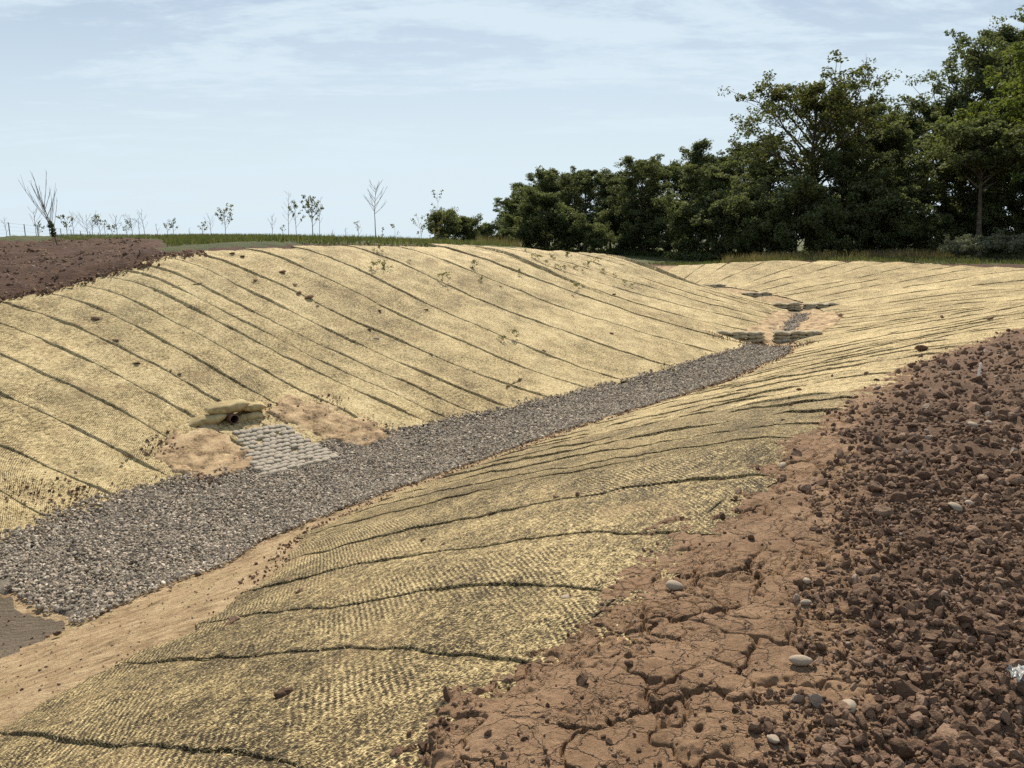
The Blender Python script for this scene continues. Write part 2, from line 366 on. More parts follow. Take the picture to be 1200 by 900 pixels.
def ground_mat():
    m, t, b, o = material('ground'); p = pos(t)
    at = N(t, 'ShaderNodeVertexColor', layer_name='zone'); s = N(t, 'ShaderNodeSeparateColor', {0: at.outputs[0]})
    a = noise(t, p, 1.3, 6, .65); f = noise(t, p, 22, 6, .7)
    fac = mth(t, 'ADD', mth(t, 'MULTIPLY', a, .6), mth(t, 'MULTIPLY', f, .4))
    jit = mth(t, 'MULTIPLY', mth(t, 'SUBTRACT', f, .5), .5)
    streak = noise(t, N(t, 'ShaderNodeMapping', {'Vector': p, 'Rotation': (0, 0, -.93), 'Scale': (2.2, 16, 6)}).outputs[0], 1, 5, .65)
    clump = noise(t, p, 5.0, 6, .7)
    facs = mrange(t, mth(t, 'ADD', mth(t, 'MULTIPLY', fac, .35), mth(t, 'ADD', mth(t, 'MULTIPLY', streak, .18), mth(t, 'MULTIPLY', clump, .47))), .36, .62, .28, .80, False)
    tanc = mixc(t, mrange(t, noise(t, p, 1.7, 5, .7), .52, .66, 0, .55), rampc(t, facs, TAN), (.40, .31, .15))
    c = mixc(t, mrange(t, mth(t, 'ADD', s.outputs[0], jit), .35, .65), tanc, rampc(t, fac, BROWN_SHADED))
    gr = rampc(t, fac, [(.3, (.035, .045, .014)), (.5, (.07, .085, .026)), (.68, (.13, .13, .045)), (.85, (.24, .20, .09))])
    c = mixc(t, mrange(t, mth(t, 'ADD', s.outputs[1], jit), .35, .65), c, gr)
    mud = rampc(t, fac, [(.3, (.11, .085, .058)), (.6, (.20, .158, .112)), (.85, (.31, .25, .18))])
    c = mixc(t, mrange(t, mth(t, 'ADD', s.outputs[2], jit), .35, .65), c, mud)
    link(t, c, b.inputs['Base Color']); bump(t, b, mth(t, 'ADD', f, mth(t, 'ADD', streak, clump)), 1.0, .06)
    return m
M['ground'] = ground_mat()
def gravel_mat():
    m, t, b, o = material('gravel_stone'); rnd = N(t, 'ShaderNodeObjectInfo').outputs['Random']; p = pos(t)
    c = rampc(t, rnd, [(0, (.07, .058, .045)), (.25, (.20, .165, .125)), (.5, (.34, .285, .215)), (.7, (.48, .40, .30)), (.85, (.40, .30, .20)), (1., (.78, .70, .57))])
    c = mixc(t, mth(t, 'MULTIPLY', noise(t, p, 90, 4, .7), .5), c, (.34, .29, .24))
    link(t, c, b.inputs['Base Color']); b.inputs['Roughness'].default_value = .75
    return m
M['gravel'] = gravel_mat()
M['gravel_bed'] = soil_mat('gravel_bed', [(.30, (.05, .04, .03)), (.5, (.14, .115, .088)), (.7, (.28, .235, .18))], (.35, .32, .3), 1.0)
def simple(name, c1, c2, scale, rough=.9, bs=.4, bd=.01, detail=5):
    m, t, b, o = material(name); p = N(t, 'ShaderNodeTexCoord').outputs['Object']
    f = noise(t, p, scale, detail, .65); link(t, mixc(t, mrange(t, f, .35, .65), c1, c2), b.inputs['Base Color']); b.inputs['Roughness'].default_value = rough
    bump(t, b, f, bs, bd)
    return m
def fibre_mat():
    m, t, b, o = material('straw_fibre'); rnd = N(t, 'ShaderNodeObjectInfo').outputs['Random']
    link(t, rampc(t, rnd, [(0, (.10, .075, .035)), (.3, (.30, .225, .10)), (.6, (.52, .41, .20)), (.9, (.72, .60, .35)), (1, (.80, .70, .46))]), b.inputs['Base Color']); b.inputs['Roughness'].default_value = .6
    return m
M['fibre'] = fibre_mat()
M['block'] = simple('apron_block', (.22, .185, .14), (.52, .45, .35), 9, .6, .8, .02)
def hessian(name, c1, c2):
    m, t, b, o = material(name); p = N(t, 'ShaderNodeTexCoord').outputs['Object']
    f = noise(t, p, 6, 4, .6); w = noise(t, p, 140, 2, .5)
    link(t, mixc(t, mrange(t, mth(t, 'ADD', mth(t, 'MULTIPLY', f, .7), mth(t, 'MULTIPLY', w, .3)), .35, .65), c1, c2), b.inputs['Base Color'])
    bump(t, b, mth(t, 'ADD', f, mth(t, 'MULTIPLY', w, .4)), .6, .015)
    return m
M['bag_straw'] = hessian('hessian_straw', (.28, .21, .10), (.50, .405, .215))
M['bag_grey'] = hessian('hessian_grey', (.25, .205, .13), (.46, .39, .27))
M['pipe'] = simple('brown_pipe', (.10, .055, .04), (.17, .10, .075), 9, .55)
M['pipe_in'] = simple('pipe_inside', (.03, .02, .016), (.05, .035, .03), 9, .8)
M['bark'] = simple('bark', (.045, .036, .028), (.12, .10, .08), 5, .95, .9, .04)
M['bark_pale'] = simple('bark_pale', (.055, .043, .032), (.14, .11, .08), 5, .95, .9, .05)
M['twig'] = simple('twig', (.10, .075, .055), (.17, .135, .11), 6, .9)
M['post'] = simple('fence_post', (.16, .155, .15), (.26, .25, .24), 8, .7)
M['wire'] = simple('fence_wire', (.25, .25, .25), (.34, .34, .34), 8, .5)
M['whitewood'] = simple('white_stake', (.72, .68, .6), (.85, .82, .75), 18, .7)
M['plastic'] = simple('clear_plastic', (.22, .22, .21), (.42, .42, .41), 20, .3)
M['pale_stone'] = simple('pale_stone', (.27, .205, .145), (.46, .38, .29), 24, .75)
def leaf_mat(name, stops, trans=.45):
    m = bpy.data.materials.new(name); m.use_nodes = True; t = m.node_tree; t.nodes.clear(); o = t.nodes.new('ShaderNodeOutputMaterial')
    v = N(t, 'ShaderNodeVertexColor', layer_name='leaf'); s = N(t, 'ShaderNodeSeparateColor', {0: v.outputs[0]})
    c = rampc(t, s.outputs[0], stops)
    d = N(t, 'ShaderNodeBsdfDiffuse', {'Color': c}); tr = N(t, 'ShaderNodeBsdfTranslucent', {'Color': mixc(t, .35, c, (.22, .27, .05))})
    g = N(t, 'ShaderNodeBsdfGlossy', {'Color': (1, 1, 1, 1), 'Roughness': .55})
    mx1 = N(t, 'ShaderNodeMixShader', {0: trans, 1: d.outputs[0], 2: tr.outputs[0]}); mx2 = N(t, 'ShaderNodeMixShader', {0: .02, 1: mx1.outputs[0], 2: g.outputs[0]})
    link(t, mx2.outputs[0], o.inputs[0])
    return m
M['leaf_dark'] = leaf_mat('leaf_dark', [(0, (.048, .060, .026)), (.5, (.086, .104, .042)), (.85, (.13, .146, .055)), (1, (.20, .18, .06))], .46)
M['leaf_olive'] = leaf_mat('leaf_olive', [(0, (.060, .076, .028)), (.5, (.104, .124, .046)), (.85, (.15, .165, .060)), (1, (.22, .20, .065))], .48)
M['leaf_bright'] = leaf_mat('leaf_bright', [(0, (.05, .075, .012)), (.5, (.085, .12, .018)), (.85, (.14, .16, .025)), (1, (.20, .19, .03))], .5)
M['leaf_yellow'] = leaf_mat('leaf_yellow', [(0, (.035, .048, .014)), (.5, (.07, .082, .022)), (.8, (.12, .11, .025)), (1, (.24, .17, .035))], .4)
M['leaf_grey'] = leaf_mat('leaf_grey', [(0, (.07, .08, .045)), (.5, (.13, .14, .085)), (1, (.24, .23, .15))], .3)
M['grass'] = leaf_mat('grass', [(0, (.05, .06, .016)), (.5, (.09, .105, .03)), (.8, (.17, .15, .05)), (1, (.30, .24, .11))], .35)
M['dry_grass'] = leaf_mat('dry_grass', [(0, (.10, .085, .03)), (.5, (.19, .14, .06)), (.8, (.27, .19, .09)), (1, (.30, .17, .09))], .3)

def scatter(name, pts, rots, scl, protos, mat):
    """points carry rotation, scale and which prototype; geometry nodes put a stone on each"""
    me = bpy.data.meshes.new(name); me.vertices.add(len(pts)); me.vertices.foreach_set('co', np.asarray(pts, np.float32).ravel())
    for nm, arr in (('rot', rots), ('scl', scl)):
        a = me.attributes.new(nm, 'FLOAT_VECTOR', 'POINT'); a.data.foreach_set('vector', np.asarray(arr, np.float32).ravel())
    a = me.attributes.new('pick', 'INT', 'POINT'); a.data.foreach_set('value', RNG.integers(0, len(protos), len(pts)).astype(np.int32))
    o = obj(name, me); g = bpy.data.node_groups.new(name + '_nodes', 'GeometryNodeTree')
    g.interface.new_socket('Geometry', in_out='INPUT', socket_type='NodeSocketGeometry'); g.interface.new_socket('Geometry', in_out='OUTPUT', socket_type='NodeSocketGeometry')
    gi = g.nodes.new('NodeGroupInput'); go = g.nodes.new('NodeGroupOutput'); iop = g.nodes.new('GeometryNodeInstanceOnPoints'); jn = g.nodes.new('GeometryNodeJoinGeometry')
    for pm in protos:
        po = bpy.data.objects.new(name + '_shape', pm)
        oi = g.nodes.new('GeometryNodeObjectInfo'); oi.inputs['Object'].default_value = po; oi.inputs['As Instance'].default_value = False
        gt = g.nodes.new('GeometryNodeGeometryToInstance'); g.links.new(oi.outputs['Geometry'], gt.inputs[0]); g.links.new(gt.outputs[0], jn.inputs[0])
    def na(nm, typ):
        n = g.nodes.new('GeometryNodeInputNamedAttribute'); n.data_type = typ; n.inputs[0].default_value = nm; return n.outputs[0]
    g.links.new(gi.outputs[0], iop.inputs['Points']); g.links.new(jn.outputs[0], iop.inputs['Instance']); iop.inputs['Pick Instance'].default_value = True
    g.links.new(na('pick', 'INT'), iop.inputs['Instance Index']); g.links.new(na('rot', 'FLOAT_VECTOR'), iop.inputs['Rotation']); g.links.new(na('scl', 'FLOAT_VECTOR'), iop.inputs['Scale'])
    g.links.new(iop.outputs[0], go.inputs[0])
    md = o.modifiers.new('scatter', 'NODES'); md.node_group = g
    return o
ORD = ['', 'first', 'second', 'third', 'fourth', 'fifth', 'sixth', 'seventh', 'eighth', 'ninth', 'tenth']

# ---------------------------------------------------------------- zones along the ditch
def verge_edge(u):      # where the loose brown soil begins on the right bank (n)
    return np.interp(u, [20, 33, 34.3, 35.5, 36.3, 41, 44.7, 48.6, 52, 58], [7.9, 7.75, 7.62, 7.55, 7.8, 7.65, 7.1, 7.55, 8.5, 10.6])
def loose_edge(u):      # where the crust turns into clods
    return np.interp(u, [20, 34.2, 34.7, 35.4, 36.2, 40, 44.7, 48.6, 52], [9.0, 8.97, 8.78, 8.62, 8.42, 8.22, 7.42, 7.75, 8.7])
def blanket_low(u):     # lower edge of the right-hand blanket
    return np.interp(u, [25, 33, 34, 35, 36, 37, 40, 44, 50, 58, 80], [5.0, 4.75, 4.4, 4.0, 3.2, 2.4, 1.75, 1.5, 1.2, .9, .9])

# ---------------------------------------------------------------- ground
def make_ground():
    A = np.concatenate([np.linspace(-180, -46, 34, endpoint=False), np.linspace(-46, 46, 308), np.linspace(46, 180, 35)[1:]])
    A = np.radians(A); R = [.25]
    while R[-1] < 420: R.append(R[-1] * 1.0135 + .012)
    R = np.array(R); a, r = np.meshgrid(A, R, indexing='ij')
    x = r * np.sin(a); y = r * np.cos(a); u, n = xy2un(x, y); z = height(x, y, (u, n)); zb, hl, hr, rl, rr = cpar(u)
    rr_ = np.minimum(rr, verge_edge(u) + .5)
    # lies a little below the blankets and rises to the surface outside them
    behind = (n < 0) & (y > 33) & (x > 0)
    onl = sstep(-.25, .25, rl - .1 + 1.3 * sstep(50, 54, u) * (1 - .25 * sstep(58, 62, u)) - np.abs(n)) * (n < 0); onr = sstep(-.4, .3, rr_ - n) * (n > 0) * sstep(-.3, .25, n - blanket_low(u))
    edge = fbm(x, y, .7, 21, 3)
    left_soil = (n < -rl + .35 * edge) & (x < -.462 * y + .1 + .4 * edge)
    z = z - .05 * np.maximum(onl, onr)
    z = z + np.where(left_soil, .035 + .10 * np.abs(fbm(x, y, .6, 5, 4)) + .09 * fbm(x * .3 + y * .3, y * 1.6, 1.6, 15, 3), 0)
    z = z - .5 * sstep(.6, 1.6, np.abs(n) - rl + .1) * behind * (y < 55)
    ver = (n > verge_edge(u) - .1) & (np.hypot(x, y) < 16)
    z = np.where(ver, z - .10, z)
    far = np.hypot(x, y)
    z = z + .03 * fbm(x, y, .5, 12, 3) * ((far > 15) & (np.maximum(onl, onr) < .1))
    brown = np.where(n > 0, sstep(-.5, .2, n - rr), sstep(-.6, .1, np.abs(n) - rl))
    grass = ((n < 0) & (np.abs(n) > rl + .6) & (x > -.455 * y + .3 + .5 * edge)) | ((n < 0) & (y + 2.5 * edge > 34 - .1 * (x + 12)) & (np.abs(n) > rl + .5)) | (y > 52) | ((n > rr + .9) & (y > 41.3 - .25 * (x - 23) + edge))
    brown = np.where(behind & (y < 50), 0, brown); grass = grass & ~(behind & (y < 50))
    mud = (u < 34.9 + .25 * edge) & (n > -1.5) & (n < 1.45 + .3 * edge)
    # between the dams the bed is sandy
    zone = np.stack([brown, grass.astype(float), mud.astype(float), np.ones_like(x)], -1)
    ny = len(R); F = grid_faces(len(A), ny)
    V = np.stack([x, y, z], -1).reshape(-1, 3); zc = zone.reshape(-1, 4)
    V = np.concatenate([V, [[0, 0, float(height(np.array([0.]), np.array([0.]))[0]) - .1]]])
    F = np.concatenate([F, [[len(V) - 1, i * ny, (i + 1) * ny, (i + 1) * ny] for i in range(0)]]) if False else F
    zc = np.concatenate([zc, [[1, 0, 0, 1]]])
    F = F[:, ::-1]
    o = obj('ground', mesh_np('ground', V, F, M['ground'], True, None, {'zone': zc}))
    return tag(o, kind='structure')
make_ground()

# ---------------------------------------------------------------- cracked soil verge in front (crust, cracks, loose soil)
def vor(x, y, cell, seed, jit=.9):
    gx = np.floor(x / cell); gy = np.floor(y / cell); d1 = np.full(x.shape, 9e9); d2 = d1.copy(); idv = np.zeros(x.shape)
    p1x = d1.copy(); p1y = d1.copy(); cand = []
    for i in (-1, 0, 1):
        for j in (-1, 0, 1):
            cx = gx + i; cy = gy + j; qx = (cx + .5 + jit * (hash2(cx, cy, seed) - .5)) * cell; qy = (cy + .5 + jit * (hash2(cx, cy, seed + 77) - .5)) * cell
            cand.append((qx, qy, hash2(cx, cy, seed + 5)))
    for qx, qy, h in cand:
        d = np.hypot(x - qx, y - qy); m = d < d1
        d1 = np.where(m, d, d1); p1x = np.where(m, qx, p1x); p1y = np.where(m, qy, p1y); idv = np.where(m, h, idv)
    e = np.full(x.shape, 9e9)
    for qx, qy, h in cand:
        dx = qx - p1x; dy = qy - p1y; L = np.hypot(dx, dy); ok = L > 1e-6; L = np.where(ok, L, 1)
        dist = ((p1x + qx) / 2 - x) * dx / L + ((p1y + qy) / 2 - y) * dy / L
        e = np.where(ok, np.minimum(e, dist), e)
    return e, idv          # distance to the nearest cell border, cell id
def verge_z(x, y, u, n, fine=True):
    z = height(x, y, (u, n)); ed = n - verge_edge(u) + .22 * fbm(x, y, .45, 41, 4) + .08 * fbm(x, y, .09, 44, 2)
    lo = sstep(-.12, .16, n - loose_edge(u) + .16 * fbm(x, y, .35, 51, 3))
    z = z - .085 + .12 * sstep(-.16, .10, ed) + .012 * fbm(x, y, .3, 61, 3)
    if fine:
        wx = x + .15 * fbm(x, y, .35, 71, 4, .6); wy = y + .15 * fbm(x, y, .35, 72, 4, .6)
        e1, id1 = vor(wx, wy, .30, 3); e2, id2 = vor(wx * 1.05 + 3, wy + 1.7, .13, 9)
        far = np.hypot(x, y); cw = .005 + .0015 * far
        w1 = cw * (.6 + .9 * sstep(-.5, .6, fbm(x, y, .5, 81, 2))); m1 = sstep(-.55, -.2, fbm(x, y, .35, 82, 3)); m2 = sstep(-.1, .25, fbm(x, y, .5, 83, 2))
        z = z + (1 - lo) * ((id1 - .5) * .014 + (id2 - .5) * .007 * m2)
        z = z - (1 - .8 * lo) * .028 * m1 * (1 - sstep(.3, 1, e1 / w1)) - (1 - lo) * .018 * m2 * (1 - sstep(.3, 1, e2 / (cw * .7)))
        z = z - .004 * (1 - lo) * (1 - sstep(0, .05, e1)) * m1
        z = z + .006 * fbm(x, y, .06, 91, 3) + lo * (.03 * fbm(x, y, .22, 92, 4) + .016 * fbm(x, y, .07, 93, 3))
        crumble = sstep(.25, .6, fbm(x, y, .3, 95, 3)) * (1 - lo)
        z = z + crumble * .012 * fbm(x, y, .035, 96, 2)
    return z, lo
def make_verge():
    A = np.radians(np.arange(-16, 47, .11)); R = np.concatenate([np.exp(np.arange(math.log(1.85), math.log(6), .0020)), np.exp(np.arange(math.log(6), math.log(17), .0048))])
    a, r = np.meshgrid(A, R, indexing='ij'); x = r * np.sin(a); y = r * np.cos(a); u, n = xy2un(x, y)
    z, lo = verge_z(x, y, u, n); F = grid_faces(len(A), len(R))
    keep = (n - verge_edge(u) > -.45).ravel(); F = F[keep[F].all(1)][:, ::-1]
    zone = np.stack([lo, lo, lo, np.ones_like(x)], -1).reshape(-1, 4); V = np.stack([x, y, z], -1).reshape(-1, 3)
    used = np.unique(F); mp_ = np.full(len(V), -1); mp_[used] = np.arange(len(used))
    o = obj('soil_verge', mesh_np('soil_verge', V[used], mp_[F], M['verge'], True, None, {'zone': zone[used]}))
    return tag(o, kind='structure')
verge = make_verge()

# ---------------------------------------------------------------- erosion blankets, strip by strip
def strip_mesh(name, s0, s1, n0, n1, side, step, lip, seed, ragged=.05, vmin=.35, mat='straw'):
    """strip between two seams; each seam gives u at the foot and at the top; the near edge lies over the neighbour"""
    (b0, t0), (b1, t1) = s0, s1
    L = abs(n1 - n0); nv = max(8, int(L / step)); wid = max(abs(b1 - b0), abs(t1 - t0)); nu = max(7, int(wid / step) + 3)
    f = np.linspace(0, 1, nv); au = np.concatenate([[-.001, 0.0, .02, .05, .1], np.linspace(.16, 1.0, nu)])
    aa, ff = np.meshgrid(au, f, indexing='ij')
    nlo = n0 if side < 0 else blanket_low(b0 + (b1 - b0) * np.clip(aa, 0, 1)) + .05 * fbm(b0 + (b1 - b0) * aa, aa * 0, .5, 65, 3)
    nn = nlo + (n1 - nlo) * ff
    nn = nn + np.where(ff < .04, -1, np.where(ff > .96, 1, 0)) * np.sign(n1 - n0) * ragged * fbm(aa * wid, ff * 0 + seed, .22, seed, 3, .7)
    wig = .028 * fbm(ff * L, ff * 0 + seed * 1.7, 1.4, seed + 3, 3)
    ov = .07                                                                 # overlap onto the nearer strip
    uu = (b0 + (t0 - b0) * ff + wig - ov) * (1 - np.maximum(aa, 0)) + (b1 + (t1 - b1) * ff + .028 * fbm(ff * L, ff * 0 + (seed + 1) * 1.7, 1.4, seed + 4, 3)) * np.maximum(aa, 0)
    x, y = un2xy(uu, nn); z = height(x, y)
    var = vmin + (1 - vmin) * sstep(-.45, .5, fbm(ff * L, ff * 0 + 4.3 * seed, 1.0, seed + 9, 3))
    tap = sstep(0, .5, ff * L) * sstep(0, .35, (1 - ff) * L)                  # the ends are pinned down
    lift = lip * var * np.exp(-(aa * wid / .16) ** 2) * (.12 + .88 * tap)
    bul = .022 * np.sin(np.pi * np.clip(aa, 0, 1)) ** .8 * tap
    z = z + .012 + lift + bul + .012 * fbm(x, y, .3, 25, 3) + .006 * fbm(x, y, .09, 26, 2)
    z[0] = height(x[0], y[0]) - .02                                           # the turned-down near edge
    uvu = uu.copy(); uvu[0] -= .06
    V = np.stack([x, y, z], -1).reshape(-1, 3); F = grid_faces(len(au), nv)
    if side < 0: F = F[:, ::-1]
    return mesh_np(name, V, F, M[mat], True, np.stack([uvu, nn], -1).reshape(-1, 2))
left_root = tag(empty('erosion_blanket', (-5, 18, -.8)), 'straw erosion blanket in slanting strips covering the left bank', 'erosion blanket', 'erosion blankets on the banks')
right_root = tag(empty('erosion_blanket', (2, 9, -.8)), 'straw erosion blanket in close strips covering the right and far banks', 'erosion blanket', 'erosion blankets on the banks')
def child(o, root):
    o.parent = root; o.matrix_parent_inverse = Matrix.Translation(-Vector(root.location)); return o
LS = [(30.0, 29.0), (31.5, 30.4), (33.2, 32.0), (34.5, 33.2), (35.6, 34.3), (36.6, 35.2), (37.45, 36.2), (38.25, 36.85), (39.0, 37.5), (39.7, 38.13), (40.5, 38.66), (41.28, 39.3), (42.16, 39.84), (43.2, 40.3), (43.75, 40.65),
      (44.5, 41.06), (45.4, 41.65), (46.7, 42.35), (48.1, 43.9), (49.5, 45.4), (52, 47.5), (54.9, 50.1), (57.6, 52.5), (60.3, 54.5), (62.1, 56.5), (63.4, 58.5), (64.6, 60.2), (65.8, 61.8), (67, 63.2), (68.2, 64.6), (69.4, 66.2),
      (70.6, 67.8), (72, 69.6), (73.5, 71.4), (75.5, 73.4), (78, 76)]
for i in range(len(LS) - 1):
    um = LS[i][0]; zb, hl, hr, rl, rr = [float(q) for q in cpar((LS[i][0] + LS[i][1]) / 2)]
    top = rl + .05 + (.12 if LS[i][1] > 44 else 0.) + 1.3 * float(sstep(49, 53, LS[i][1]) * (1 - .25 * sstep(58, 62, LS[i][1])))
    o = obj('blanket_strip', strip_mesh('blanket_strip', LS[i], LS[i + 1], -(hl - .05), -top, -1, .11, .045 if 36 < um < 48 else .04, 100 + i, mat='straw_sunlit')); child(o, left_root)
RS = [26.5, 27.5, 28.6, 29.6, 30.6, 31.5, 32.4, 33.2, 34.0, 34.65, 35.35, 36.15, 37.3, 38.5, 39.5, 40.4, 41.3, 42.1, 42.8, 43.5, 44.3, 45.0, 45.7, 46.5, 47.3, 48.0, 48.8, 49.6, 50.4, 51.2, 52.1, 53, 53.9, 54.8, 55.7, 56.6, 57.5, 58.4]
RS += [RS[-1] + .95 * (k + 1) for k in range(21)]
for i in range(len(RS) - 1):
    u0, u1 = RS[i], RS[i + 1]; zb, hl, hr, rl, rr = [float(q) for q in cpar((u0 + u1) / 2)]
    um = (u0 + u1) / 2; n0 = float(blanket_low(um)); n1 = float(min(rr + .1, verge_edge(um) + .35)) if um < 52 else rr + .1
    near = u0 < 40; lipv = .028 if near else .040
    jb = .18 * math.sin(i * 2.3); jt = .12 * math.sin(i * 1.7 + 1)
    jb2 = .18 * math.sin((i + 1) * 2.3); jt2 = .12 * math.sin((i + 1) * 1.7 + 1)
    if u0 < 41: jb = jt = jb2 = jt2 = 0
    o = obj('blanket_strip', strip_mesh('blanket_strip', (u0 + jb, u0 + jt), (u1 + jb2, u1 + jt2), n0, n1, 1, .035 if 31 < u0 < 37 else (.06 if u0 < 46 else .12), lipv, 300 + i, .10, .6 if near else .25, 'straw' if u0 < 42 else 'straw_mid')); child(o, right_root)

# ---------------------------------------------------------------- gravel bed in the ditch
def sheet(name, u0, u1, n0f, n1f, step, dz, mat, kind, ragged=.1, seed=1, fall=.12, drop=.09):
    us = np.arange(u0, u1, step); m = 24; f = np.linspace(0, 1, m); uu, ff = np.meshgrid(us, f, indexing='ij')
    a = n0f(uu) + ragged * fbm(uu, uu * 0, .5, seed, 3); b_ = n1f(uu) + ragged * fbm(uu, uu * 0 + 9, .5, seed + 1, 3); nn = a + (b_ - a) * ff
    x, y = un2xy(uu, nn); e = np.minimum(np.minimum(nn - a, b_ - nn), np.minimum(uu - u0, u1 - uu)); z = height(x, y) + dz - drop * (1 - sstep(0, fall, e)) + .012 * fbm(x, y, .3, seed + 3, 3)
    o = obj(name, mesh_np(name, np.stack([x, y, z], -1).reshape(-1, 3), grid_faces(len(us), m)[:, ::-1], mat, True)); return tag(o, kind=kind)
half_l = lambda u: -np.interp(u, CU, CL[:, 3]) - .12 + .0 * u
half_r = lambda u: np.interp(u, CU, CL[:, 4]) + .05
sheet('gravel_bed', 34.95, 57.6, half_l, half_r, .12, .03, M['gravel_bed'], 'structure', .08, 5)
sheet('gravel_bed', 60.5, 66.2, lambda u: -.45 + 0 * u, lambda u: .35 + 0 * u, .12, .025, M['gravel_bed'], 'structure', .1, 9)
stone_protos = [mesh_np('gravel_stone', *lump(900 + k, 1 if k < 6 else 2, .5, 6, (.6, .9), .12), M['gravel'], False) for k in range(8)]
def gravel_points():
    P = []; S = []
    def region(u0, u1, n0f, n1f, per, smin, smax, seed):
        r = np.random.default_rng(seed); cnt = int(per * (u1 - u0) * 3.4); u = r.uniform(u0, u1, cnt); n = r.uniform(-2.2, 2.2, cnt)
        a = n0f(u) + .08 * fbm(u, u * 0, .5, 5, 3); b_ = n1f(u) + .08 * fbm(u, u * 0 + 9, .5, 6, 3); spill = r.exponential(.045, cnt)
        k = (n > a - spill) & (n < b_ + spill * .8) & (u > u0 + .25 * fbm(n, n * 0, .5, 8, 3)); u = u[k]; n = n[k]
        x, y = un2xy(u, n); s = smin * (smax / smin) ** r.power(.8, len(u)); z = height(x, y) + .035 + s * r.uniform(-.2, .35, len(u)); P.append(np.stack([x, y, z], 1)); S.append(s)
    region(34.95, 42, half_l, half_r, 1700, .013, .036, 1); region(42, 49, half_l, half_r, 1050, .016, .040, 2); region(49, 57.6, half_l, half_r, 600, .02, .045, 3)
    region(60.5, 66.2, lambda u: -.45 + 0 * u, lambda u: .35 + 0 * u, 230, .02, .05, 4)
    return np.concatenate(P), np.concatenate(S)
gp, gs = gravel_points()
scl = gs[:, None] * RNG.uniform(.75, 1.3, (len(gs), 3))
tag(scatter('gravel', gp, RNG.uniform(-3.14, 3.14, (len(gp), 3)) * np.array([.35, .35, 1]), scl, stone_protos, M['gravel']), 'loose grey gravel lining the bottom of the ditch', 'gravel', kind='stuff')

# ---------------------------------------------------------------- tan sediment washed over the blanket
def patch(name, poly, dz, mat, seed, res=.035, rag=.16, label=None):
    """poly in (u, n); a thin irregular heightfield that dips under its surroundings at the edge"""
    poly = np.array(poly, float); lo = poly.min(0) - .3; hi = poly.max(0) + .3
    us = np.arange(lo[0], hi[0], res); ns = np.arange(lo[1], hi[1], res); uu, nn = np.meshgrid(us, ns, indexing='ij')
    d = np.full(uu.shape, 9e9); ins = np.zeros(uu.shape, bool)
    for i in range(len(poly)):
        p = poly[i]; q = poly[(i + 1) % len(poly)]; e = q - p; t = np.clip(((uu - p[0]) * e[0] + (nn - p[1]) * e[1]) / (e @ e), 0, 1)
        d = np.minimum(d, np.hypot(uu - p[0] - t * e[0], nn - p[1] - t * e[1]))
        c = ((p[1] > nn) != (q[1] > nn)) & (uu < (q[0] - p[0]) * (nn - p[1]) / (q[1] - p[1] + 1e-12) + p[0]); ins ^= c
    sd = np.where(ins, d, -d); x, y = un2xy(uu, nn); sd = sd + rag * fbm(x, y, .4, seed, 4) + .07 * fbm(x, y, .11, seed + 2, 3)
    e1, id1 = vor(x + .05 * fbm(x, y, .2, seed, 2), y + .05 * fbm(x, y, .2, seed + 1, 2), .38, seed)
    z = height(x, y) - .05 + (dz + .06) * sstep(-.10, .07, sd) + .020 * fbm(x, y, .16, seed + 4, 4) - .035 * (1 - sstep(.2, 1, e1 / .028)) * sstep(-.2, .2, fbm(x, y, .6, seed + 9, 2))
    F = grid_faces(len(us), len(ns))[:, ::-1]; keep = (sd > -.16).ravel(); F = F[keep[F].all(1)]; V = np.stack([x, y, z], -1).reshape(-1, 3)
    used = np.unique(F); mp_ = np.full(len(V), -1); mp_[used] = np.arange(len(used)); o = obj(name, mesh_np(name, V[used], mp_[F], mat)); return tag(o, kind='structure')
patch('sediment', [(38.35, -1.45), (38.25, -2.3), (38.7, -3.0), (39.4, -2.95), (39.6, -2.2), (39.45, -1.5), (39.0, -1.25)], .05, M['tan'], 11)
patch('sediment', [(40.55, -2.9), (41.0, -3.35), (41.5, -2.9), (42.1, -1.7), (42.05, -1.05), (41.2, -1.0), (40.65, -2.1)], .055, M['tan'], 13)
patch('sediment', [(58.9, -1.2), (60.5, -1.1), (63.5, -1.1), (66.0, -1.0), (66.0, -.3), (63, -.35), (60.5, .1), (58.9, .9), (58.6, -.4)], .055, M['tan'], 17, .07)
patch('sediment', [(60.2, .5), (62.5, .25), (65.5, .3), (66.2, 1.4), (63, 1.6), (60, 1.5)], .055, M['tan'], 19, .07)

